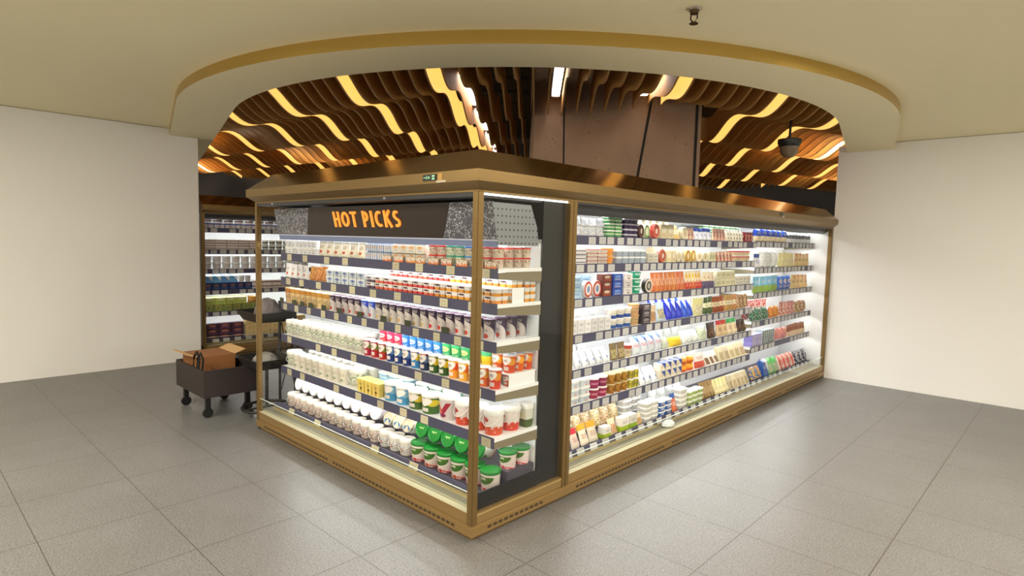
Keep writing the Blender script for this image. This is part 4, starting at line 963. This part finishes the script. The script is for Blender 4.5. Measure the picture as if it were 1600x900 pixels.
st('r_amber', 'tub', 'olive_jar', 'jar', 'amber brown tub of olives', (150, 96, 34), 'blotch', (206, 150, 50), (84, 50, 26), None, LAMB)
st('r_greenjar', 'tub', 'olive_jar', 'jar', 'yellow green tub of olives', (164, 150, 50), 'stripes', (210, 196, 70), (90, 80, 30), None, LW)
st('r_cornerbox', 'box', 'cheese_box', 'box', 'cream box with blue corner', (240, 232, 210), 'diag', (60, 84, 160), (190, 160, 110), .07)
st('r_orangepack', 'bag', 'cheddar_bag', 'pouch', 'orange bag of cheddar', (246, 160, 50), 'low', (226, 90, 40), (250, 200, 90), .07)
st('r_whitered', 'pouch', 'wrap_pack', 'pack', 'white wrap pack with red corner', (240, 236, 230), 'low', (214, 70, 60), (210, 120, 100), .05)
st('r_sandwich', 'wedge', 'sandwich_pack', 'sandwich', 'white sandwich pack with brown filling', (236, 228, 214), 'face', (130, 90, 60), (80, 60, 44), .10)
st('r_wedgebeige', 'wedge', 'parmesan_wedge', 'cheese', 'beige wedge of hard cheese', (232, 220, 186), 'face', (206, 184, 140), (150, 130, 100), .09)
st('r_lilacpack', 'slab', 'noodle_pack', 'pack', 'lilac and white flat pack', (150, 140, 214), 'stripes', (236, 234, 246), (80, 60, 150), .09)
st('r_greyolive', 'slab', 'noodle_pack', 'pack', 'grey olive flat pack', (120, 126, 104), 'stripes', (190, 210, 226), (70, 76, 60), .09)
st('r_pinkbag', 'bag', 'snack_bag', 'pouch', 'pink and orange snack bag', (230, 150, 170), 'blotch', (236, 150, 70), (150, 90, 190), .07)
st('r_brownbar', 'pouch', 'jerky_pack', 'pack', 'brown jerky pack', (160, 96, 60), 'low', (226, 200, 170), (90, 50, 36), .05)
st('r_nuts', 'bag', 'mushroom_bag', 'pouch', 'beige bag of dried mushrooms', (206, 178, 130), 'blotch', (236, 216, 176), (150, 116, 76), .08)
st('r_redpouch', 'pouch', 'soup_pouch', 'pouch', 'red and white soup pouch', (226, 214, 196), 'cap', (206, 40, 36), (190, 60, 50), .05)
st('r_orangepouch', 'pouch', 'soup_pouch', 'pouch', 'white soup pouch with orange head', (232, 222, 200), 'cap', (240, 160, 40), (150, 70, 50), .05)
st('r_limepack', 'box', 'tofu_box', 'box', 'white tofu box with lime base', (236, 234, 226), 'low', (160, 190, 50), (140, 130, 120), .06)
st('r_stacktub', 'oval', 'spread_tub', 'tub', 'white round spread tub', (232, 230, 220), 'text', (150, 150, 160), (110, 110, 130), .10, LW)
st('r_bluetub', 'oval', 'spread_tub', 'tub', 'blue spread tub', (64, 104, 180), 'logo', (210, 226, 244), (226, 120, 80), .09, LW)
st('r_limetub', 'oval', 'spread_tub', 'tub', 'lime and white spread tub', (196, 214, 150), 'band', (150, 186, 90), (110, 130, 70), .09, LW)
st('r_tiltpack', 'pouch', 'cheese_card', 'pack', 'upright blue orange card pack', (226, 130, 70), 'cap', (60, 90, 180), (230, 230, 240), .03)
st('r_brownwedge', 'pouch', 'bread_pack', 'bread', 'brown ridged bread pack', (170, 136, 84), 'stripes', (120, 100, 60), (210, 186, 140), .06)
st('r_greenbag', 'bag', 'vegetable_bag', 'pouch', 'light green vegetable bag', (110, 200, 110), 'face', (190, 196, 170), (150, 160, 120), .07)
st('r_redbag', 'bag', 'crab_stick_bag', 'pouch', 'red and white crab stick bag', (236, 216, 206), 'stripes', (220, 60, 50), (190, 40, 40), .07)
st('r_darkpattern', 'bag', 'seaweed_bag', 'pouch', 'dark patterned bag', (50, 54, 80), 'blotch', (206, 206, 216), (30, 32, 44), .07)
st('r_bluecarton', 'carton', 'juice_carton', 'carton', 'blue and white carton', (46, 80, 170), 'diag', (226, 230, 240), (200, 206, 230), .07)
st('r_bluemix', 'bag', 'snack_bag', 'pouch', 'blue and yellow snack bag', (60, 120, 190), 'blotch', (226, 190, 90), (230, 120, 60), .07)

def run(case, where, z, items, v=.205, row=''):
    for it in items:
        sk, a, b, n, h = it[:5]; k = it[5] if len(it) > 5 else {}
        place(case, where, sk, a, b, n, h, z, **{'v': v, 'row': row, **k})
A1, A2, A3, A4, A5, A6 = R1
T2, T3, T4 = dict(tiers=2), dict(tiers=3), dict(tiers=4)
run('R', TOP, A1, [('r_milkbag', 1.12, 1.50, 4, .066, T2), ('r_greenbox', 1.52, 1.72, 2, .05, T3), ('r_purple', 1.73, 1.92, 3, .039, T4), ('r_brownwheel', 1.93, 2.02, 1, .11), ('r_greenwheel', 2.02, 2.10, 1, .11),
    ('r_redwheel', 2.16, 2.26, 1, .12), ('r_creamblock', 2.28, 2.50, 2, .12), ('r_tanblock', 2.51, 2.62, 1, .12), ('r_creamwheel', 2.64, 2.76, 1, .11), ('r_redpack', 2.77, 2.90, 2, .11), ('r_bluewhite', 2.92, 3.26, 4, .115),
    ('r_redpack', 3.28, 3.55, 4, .12), ('r_darkcup', 3.56, 3.98, 6, .12), ('r_crimson', 3.99, 4.20, 3, .10)])
run('R', TOP, A1, [('r_greentub', 3.30, 4.15, 7, .055, T3)], v=.32, row='back row')
run('R', TOP, A1, [('r_creamwheel', 1.95, 2.60, 6, .148)], v=.30, row='back row')
run('R', SEC, A2, [('r_linebox', 1.10, 1.26, 1, .026, T4), ('r_rosebox', 1.27, 1.52, 2, .026, T4), ('r_orangecup', 1.53, 1.64, 1, .058, T2), ('r_clear', 1.65, 2.08, 5, .05, T2), ('r_greybox', 2.09, 2.26, 2, .08), ('r_redwheel', 2.27, 2.39, 1, .115),
    ('r_creamblock', 2.40, 2.56, 2, .10), ('r_creamwheel', 2.57, 2.72, 2, .10), ('r_yellowwheel', 2.73, 2.93, 2, .11), ('r_creamwheel', 2.94, 3.18, 2, .09), ('r_ivorybox', 3.19, 3.34, 1, .09), ('r_redpack', 3.35, 3.75, 5, .10), ('r_redcup', 3.76, 4.20, 4, .055, T2)])
run('R', SEC, A2, [('r_creamblock', 2.40, 3.30, 7, .125)], v=.33, row='back row')
run('R', THI, A3, [('r_lightblue', 1.10, 1.22, 1, .05, T3), ('r_whitewheel', 1.24, 1.46, 2, .125), ('r_brownbox', 1.47, 1.59, 1, .055, T3), ('r_bluebox', 1.60, 1.74, 1, .055, T3), ('r_whitebox', 1.75, 1.88, 1, .055, T3), ('r_tealcup', 1.93, 2.05, 1, .06, T3), ('r_darkwheel', 2.06, 2.19, 1, .115),
    ('r_sausage', 2.20, 2.78, 8, .16, dict(tilt=-6)), ('r_slimcream', 2.79, 3.10, 5, .16, dict(tilt=-5)), ('r_violet', 3.11, 3.36, 3, .155), ('r_ivorybox', 3.37, 3.80, 4, .075, T2), ('r_greybox', 3.81, 4.20, 4, .09)])
run('R', THI, A3, [('r_lightblue', 1.10, 1.45, 3, .075, T2)], v=.30, row='back row')
run('R', FOU, A4, [('r_whitecarton', 1.10, 1.60, 6, .105), ('r_bluestripe', 1.61, 1.92, 3, .075, T2), ('r_tantub', 1.93, 2.03, 1, .085, T2), ('r_darkstack', 2.04, 2.18, 1, .055, T3), ('r_beigebag', 2.19, 2.30, 1, .15), ('r_paleblue', 2.31, 2.47, 1, .16, dict(tilt=-12)), ('r_royal', 2.48, 2.96, 5, .15, dict(tilt=-14)),
    ('r_paleyellow', 2.97, 3.17, 1, .17), ('r_olive', 3.18, 3.36, 2, .165), ('r_rust', 3.37, 3.62, 3, .165), ('r_umber', 3.63, 3.93, 4, .165), ('r_brownbeige', 3.94, 4.20, 3, .15)])
run('R', FOU, A4, [('r_whitecarton', 1.10, 1.58, 5, .15), ('r_royal', 2.36, 2.96, 5, .18)], v=.33, row='back row')
run('R', FIF, A5, [('r_bluewhitebag', 1.10, 1.62, 6, .125, dict(tilt=-30, wf=.86, d=.05)), ('r_sachet', 1.63, 1.84, 2, .13, dict(tilt=-8)), ('r_redcup', 1.85, 1.95, 1, .10), ('r_logobag', 1.96, 2.42, 4, .15, dict(tilt=-15)), ('r_leafbag', 2.43, 2.54, 1, .10, dict(tilt=-20)), ('r_yellowbag', 2.55, 2.78, 1, .085, dict(tilt=-15)),
    ('r_whitebag', 2.79, 3.10, 3, .12, dict(tilt=-28, wf=.9)), ('r_leafbag', 3.11, 3.28, 1, .14, dict(tilt=-15)), ('r_darkpouch', 3.29, 3.50, 1, .15, dict(tilt=-10)), ('r_beigered', 3.51, 3.74, 2, .155, dict(tilt=-8)), ('r_greencream', 3.75, 3.98, 2, .155, dict(tilt=-8)), ('r_darkpouch', 3.99, 4.2, 2, .13, dict(tilt=-8))])
run('R', FIF, A5, [('r_whitebag', 1.12, 1.60, 4, .14), ('r_whitebag', 2.5, 3.1, 4, .14)], v=.40, row='back row')
SIX = 'sixth shelf'
run('R', SIX, A6, [('r_whitetub', 1.12, 1.38, 2, .058, T3), ('r_magenta', 1.40, 1.62, 2, .078, T2), ('r_amber', 1.63, 1.90, 3, .078, T2), ('r_greenjar', 1.91, 2.06, 2, .078, T2), ('r_bluewhitebag', 2.07, 2.36, 3, .14, dict(tilt=-28, wf=.86, d=.05)), ('r_cornerbox', 2.37, 2.76, 4, .07, T2), ('r_orangepack', 2.77, 3.04, 2, .07, T2),
    ('r_whitered', 3.05, 3.26, 1, .14, dict(tilt=-10)), ('r_sandwich', 3.27, 3.56, 3, .11), ('r_wedgebeige', 3.57, 4.20, 5, .14)])
run('R', SIX, A6, [('r_whitebag', 1.42, 2.36, 5, .15), ('r_whitebag', 2.8, 3.5, 3, .14)], v=.40, row='back row')
Zd = .2105
run('R', DEC, Zd, [('r_redpouch', 1.13, 1.23, 1, .14, dict(tilt=-20)), ('r_orangepouch', 1.24, 1.46, 2, .15, dict(tilt=-20)), ('r_limepack', 1.50, 1.60, 1, .09), ('r_beigebag', 1.61, 1.72, 1, .12, dict(tilt=-20)), ('r_limepack', 1.73, 1.97, 2, .115), ('r_beigebag', 1.98, 2.08, 1, .09, dict(tilt=-15)),
    ('r_stacktub', 2.10, 2.32, 2, .040, dict(tiers=4)), ('r_bluetub', 2.33, 2.55, 2, .045, T3), ('r_tiltpack', 2.56, 2.66, 1, .16, dict(tilt=-15)), ('r_stacktub', 2.68, 2.84, 1, .045, T4), ('r_limetub', 2.85, 3.15, 3, .045, T3), ('r_brownwedge', 3.16, 3.42, 2, .16, dict(tilt=-15)), ('r_yellowpack', 3.43, 3.75, 4, .15, dict(tilt=-22)), ('r_wedgebeige', 3.76, 4.24, 5, .14)], v=.165)
run('R', DEC, Zd, [('r_stacktub', 1.12, 1.36, 2, .05, T3), ('r_nuts', 1.38, 2.02, 5, .16, dict(tilt=-15)), ('r_stacktub', 2.06, 2.34, 2, .050, T4), ('r_whitebag', 2.5, 3.1, 4, .17)], v=.35, row='back row')
# past the joint the shelves sit lower and there are five
S1_, S2_, S3_, S4_, S5_ = R2; fs = 'end '
run('R', fs+TOP, S1_, [('r_bluebag', 4.33, 5.28, 6, .15), ('r_darkbottle', 5.30, 6.1, 7, .15)])
run('R', fs+SEC, S2_, [('r_bluewhite', 4.33, 4.50, 1, .16), ('r_whitebag', 4.52, 5.02, 3, .19), ('r_yellowpack', 5.04, 5.55, 4, .17), ('r_peach', 5.57, 6.1, 4, .16)])
run('R', fs+THI, S3_, [('r_skypack', 4.33, 5.05, 4, .18), ('r_facebag', 5.07, 5.50, 3, .17), ('r_peach', 5.52, 6.1, 4, .17)])
run('R', fs+FOU, S4_, [('r_greenblack', 4.33, 4.85, 3, .14, dict(tilt=-15)), ('r_orangebag', 4.87, 5.15, 2, .13), ('r_redcream', 5.17, 5.65, 4, .17), ('r_brownbeige', 5.67, 6.1, 3, .15)])
run('R', fs+FOU, S4_, [('r_redcream', 4.4, 5.1, 4, .21)], v=.33, row='back row')
run('R', fs+FIF, S5_, [('r_lilacpack', 4.33, 4.62, 2, .026, dict(tiers=5)), ('r_greyolive', 4.64, 5.0, 2, .030, dict(tiers=5)), ('r_pinkbag', 5.02, 5.45, 3, .14), ('r_brownbar', 5.47, 6.1, 7, .15)])
run('R', 'end '+DEC, Zd, [('r_bluemix', 4.34, 4.62, 2, .15, dict(tilt=-20)), ('r_bluecarton', 4.63, 4.80, 1, .20, dict(tilt=-10)), ('r_greenbag', 4.82, 5.15, 2, .19, dict(tilt=-20)), ('r_redbag', 5.17, 5.70, 4, .18, dict(tilt=-20)), ('r_darkpattern', 5.72, 6.15, 3, .17, dict(tilt=-15))], v=.165)

# ------------------------------------------------------------------ the far case
st('f_pinktub', 'cup', 'yogurt_cup', 'yogurt', 'white cup with dark band', (236, 226, 224), 'band', (90, 70, 80), (190, 120, 130), None, LW)
st('f_bluepack', 'pack', 'yogurt_pack', 'yogurt pack', 'blue and white yogurt pack', (236, 232, 236), 'cap', (70, 90, 200), (230, 180, 80), .10, LW)
st('f_flatbox', 'box', 'dessert_box', 'box', 'white flat box with rose print', (240, 234, 230), 'band', (150, 90, 90), (60, 50, 50), .10)
st('f_whitecup', 'cup', 'yogurt_cup', 'yogurt', 'white cup with dark script', (242, 242, 242), 'text', (70, 66, 76), (190, 60, 60), None, LW)
st('f_greycup', 'cup', 'yogurt_cup', 'yogurt', 'pale cup with grey band', (224, 224, 216), 'band', (90, 90, 92), (60, 60, 60), None, LW)
st('f_azure', 'carton', 'milk_carton', 'carton', 'azure and white carton', (110, 180, 236), 'diag', (236, 244, 250), (60, 110, 190), .08)
st('f_navy', 'box', 'dessert_box', 'box', 'navy dessert box', (40, 56, 110), 'logo', (150, 110, 96), (110, 140, 200), .08)
st('f_lime', 'carton', 'juice_carton', 'carton', 'lime and yellow carton', (200, 214, 110), 'logo', (240, 240, 190), (80, 160, 90), .08)
st('f_teal', 'box', 'dessert_box', 'box', 'green dessert box', (70, 150, 110), 'blotch', (200, 180, 70), (120, 70, 40), .08)
st('f_plum', 'box', 'dessert_box', 'box', 'dark plum dessert box', (70, 40, 60), 'logo', (190, 120, 90), (160, 110, 170), .10)
st('f_kraft', 'box', 'egg_box', 'box', 'cream egg box', (236, 210, 150), 'text', (150, 110, 70), (150, 110, 70), .10)
G1, G2, G3, G4, G5 = F1
run('F', TOP, G1, [('f_bluepack', .84, 2.44, 11, .066), ])
run('F', TOP, G1+.0672, [('f_pinktub', .84, 2.44, 11, .070)], row='upper row')
run('F', SEC, G2, [('f_flatbox', .84, 1.62, 5, .034, T4), ('f_greycup', 1.66, 2.40, 7, .07, T2)])
run('F', THI, G3, [('f_whitecup', .84, 2.40, 12, .092, T2)])
run('F', FOU, G4, [('f_navy', .84, 1.50, 6, .10), ('f_flatbox', 1.52, 2.2, 5, .06, T2)])
run('F', FOU, G4+.1012, [('f_azure', .84, 1.30, 4, .115), ('f_whitecup', 1.32, 1.50, 2, .10)], row='upper row')
run('F', FIF, G5, [('f_teal', .84, 1.60, 6, .10)]); run('F', FIF, G5+.1012, [('f_lime', .84, 1.42, 4, .11), ('r_orangebag', 1.44, 1.6, 1, .1)], row='upper row')
run('F', DEC, Zd, [('f_plum', .84, 1.36, 3, .075, T3), ('f_kraft', 1.38, 2.3, 5, .085, T3)], v=.165)

# ------------------------------------------------------------------ things beside the cases
CARTB = plain('black_cart_metal', (26, 23, 22), .5)
ct = empty('tiered_cart', (-3.03, .22, 0), math.radians(0), label='black tiered stocking cart on a hooped base beside the corner case', cat='cart')
for z in (.955, .53):
    bm = bmesh.new(); 
    for (a0, a1, b0, b1, za, zb) in ((-.22, .22, -.19, .19, z+.04, z-.05),):
        lo = [(-.17, -.14, zb), (.17, -.14, zb), (.17, .14, zb), (-.17, .14, zb)]; hi = [(a0, b0, za), (a1, b0, za), (a1, b1, za), (a0, b1, za)]
        L_ = [bm.verts.new(p) for p in lo]; H_ = [bm.verts.new(p) for p in hi]; I_ = [bm.verts.new((p[0]*.96, p[1]*.96, p[2])) for p in hi]; J_ = [bm.verts.new((p[0]*.95, p[1]*.95, p[2]+.008)) for p in lo]
        bm.faces.new(L_[::-1]); bm.faces.new(J_)
        for k in range(4):
            q = (k+1) % 4; bm.faces.new((L_[k], L_[q], H_[q], H_[k])); bm.faces.new((H_[k], H_[q], I_[q], I_[k])); bm.faces.new((I_[k], I_[q], J_[q], J_[k]))
    new_obj('tray', finish(bm, 'tray', CARTB), ct)
for sx, sy in ((-1, 1), (1, 1)):
    bm = bmesh.new(); tube(bm, [(sx*.155, .20, .09), (sx*.155, .20, 1.06)], .013); new_obj('upright', finish(bm, 'u', plain('grey_tube', (70, 68, 70), .4, .5), True), ct)
for a, b in (((-.155, .215, .2), (.155, .215, .85)), ((.155, .215, .2), (-.155, .215, .85))):
    bm = bmesh.new(); tube(bm, [a, b], .005, 6); new_obj('brace', finish(bm, 'br', CARTB, True), ct)
bm = bmesh.new(); tube(bm, [(.21*math.cos(2*PI*i/32), .21*math.sin(2*PI*i/32), .10) for i in range(32)], .014, 8, True); new_obj('base_hoop', finish(bm, 'h', CARTB, True), ct)
for a in (200, 320, 90):
    x, y = .21*math.cos(math.radians(a)), .21*math.sin(math.radians(a)); bm = bmesh.new()
    tube(bm, [(x-.012, y, .028), (x+.012, y, .028)], .028, 14); tube(bm, [(x, y, .05), (x, y, .09)], .010); new_obj('caster', finish(bm, 'c', CARTB, True), ct)
bm = bmesh.new(); tube(bm, [(0, .0, .10), (0, .0, .48)], .016)
tube(bm, [(0, -.20, .10), (0, .20, .10)], .010); tube(bm, [(-.155, .2, .10), (.155, .2, .10)], .010); new_obj('stem', finish(bm, 's', CARTB, True), ct)
def crumple(name, sx, sy, sz, mat, seed, sub=4, amp=.22):
    rnd = random.Random(seed); bm = bmesh.new(); bmesh.ops.create_icosphere(bm, subdivisions=sub, radius=1)
    dirs = [(Vector((rnd.uniform(-1, 1), rnd.uniform(-1, 1), rnd.uniform(-1, 1))).normalized(), rnd.uniform(3, 9), rnd.uniform(0, 6)) for _ in range(9)]
    for v in bm.verts:
        k = sum(abs(math.sin(v.co.dot(d)*f+p)) for d, f, p in dirs)/9; c = v.co.normalized()*(1-amp+2*amp*k)
        v.co = (c.x*sx, c.y*sy, max(c.z*sz, -sz*.45))
    zm = min(v.co.z for v in bm.verts)
    for v in bm.verts: v.co.z -= zm
    return finish(bm, name, mat, True)
o = new_obj('folded_jacket', crumple('folded_jacket', .12, .10, .13, plain('grey_cloth', (120, 112, 112), .9), 3)); o.location = (-3.0, .22, .914); tag(o, 'grey jacket heaped on the top tray of the black cart', 'jacket')
o = new_obj('plastic_bag', crumple('plastic_bag', .12, .10, .075, plain('grey_plastic', (150, 148, 144), .3), 5)); o.location = (-3.05, .22, .489); tag(o, 'crumpled grey plastic bag in the lower cart tray', 'bag')
tr = empty('platform_trolley', (-3.64, .0, 0), math.radians(0), label='dark low platform trolley loaded with a cardboard box at the frame edge', cat='trolley')
bm = bmesh.new(); abox(bm, -.36, .36, -.24, .24, .20, .225); abox(bm, -.36, .36, -.24, -.225, .225, .45); abox(bm, -.36, .36, .225, .24, .225, .45); abox(bm, -.36, -.345, -.225, .225, .225, .45); abox(bm, .345, .36, -.225, .225, .225, .45)
new_obj('crate', finish(bm, 'crate', plain('dark_brown_crate', (44, 34, 32), .6)), tr)
bm = bmesh.new()
for s in (-.15, .0): tube(bm, [(.30+s*.6, -.232, .45), (.33+s*.6, -.232, .55), (.27+s*.6, -.232, .60), (.20+s*.6, -.232, .55), (.17+s*.6, -.232, .45)], .010)
new_obj('handle', finish(bm, 'handle', CARTB, True), tr)
for sx in (-.28, .28):
    for sy in (-.18, .18):
        bm = bmesh.new(); tube(bm, [(sx-.012, sy, .045), (sx+.012, sy, .045)], .045, 16); abox(bm, sx-.02, sx+.02, sy-.02, sy+.02, .085, .20); new_obj('wheel', finish(bm, 'w', BLACK, True), tr)
cb = empty('cardboard_box', (-3.76, -.02, .2255), 0, label='open brown cardboard box on the low platform trolley', cat='box')
KR = plain('kraft_card', (150, 98, 54), .8, 0, .3)
box('body', -.20, .20, -.17, .17, 0, .30, KR, cb)
for s in (-1, 1):
    bm = bmesh.new(); prism(bm, [(-.20, s*.17, .30), (.20, s*.17, .30), (.20, s*.27, .335), (-.20, s*.27, .335)], (0, 0, .004)); new_obj('flap', finish(bm, 'flap', plain('pale_kraft', (206, 168, 116), .8)), cb)
for x in (-.1, .15): box('tape_label', x-.02, x+.02, -.1715, -.170, .1, .22, plain('tape', (190, 140, 90), .5), cb)
o = new_obj('plastic_bag', crumple('plastic_bag', .042, .07, .032, plain('white_film', (226, 230, 230), .22), 11)); o.location = (-.072, 2.30, .1745); tag(o, 'crumpled white plastic bag left on the grille of the aisle case', 'bag')
dups = {}
for o in SC.objects:
    if 'label' in o and o.parent is None: dups.setdefault(o['label'], []).append(o.name)
print('THINGS', sum(1 for o in SC.objects if o.parent is None), 'DUP', [(k, len(v)) for k, v in dups.items() if len(v) > 1][:6], 'LONG', [k for k in dups if len(k.split()) > 16][:5])
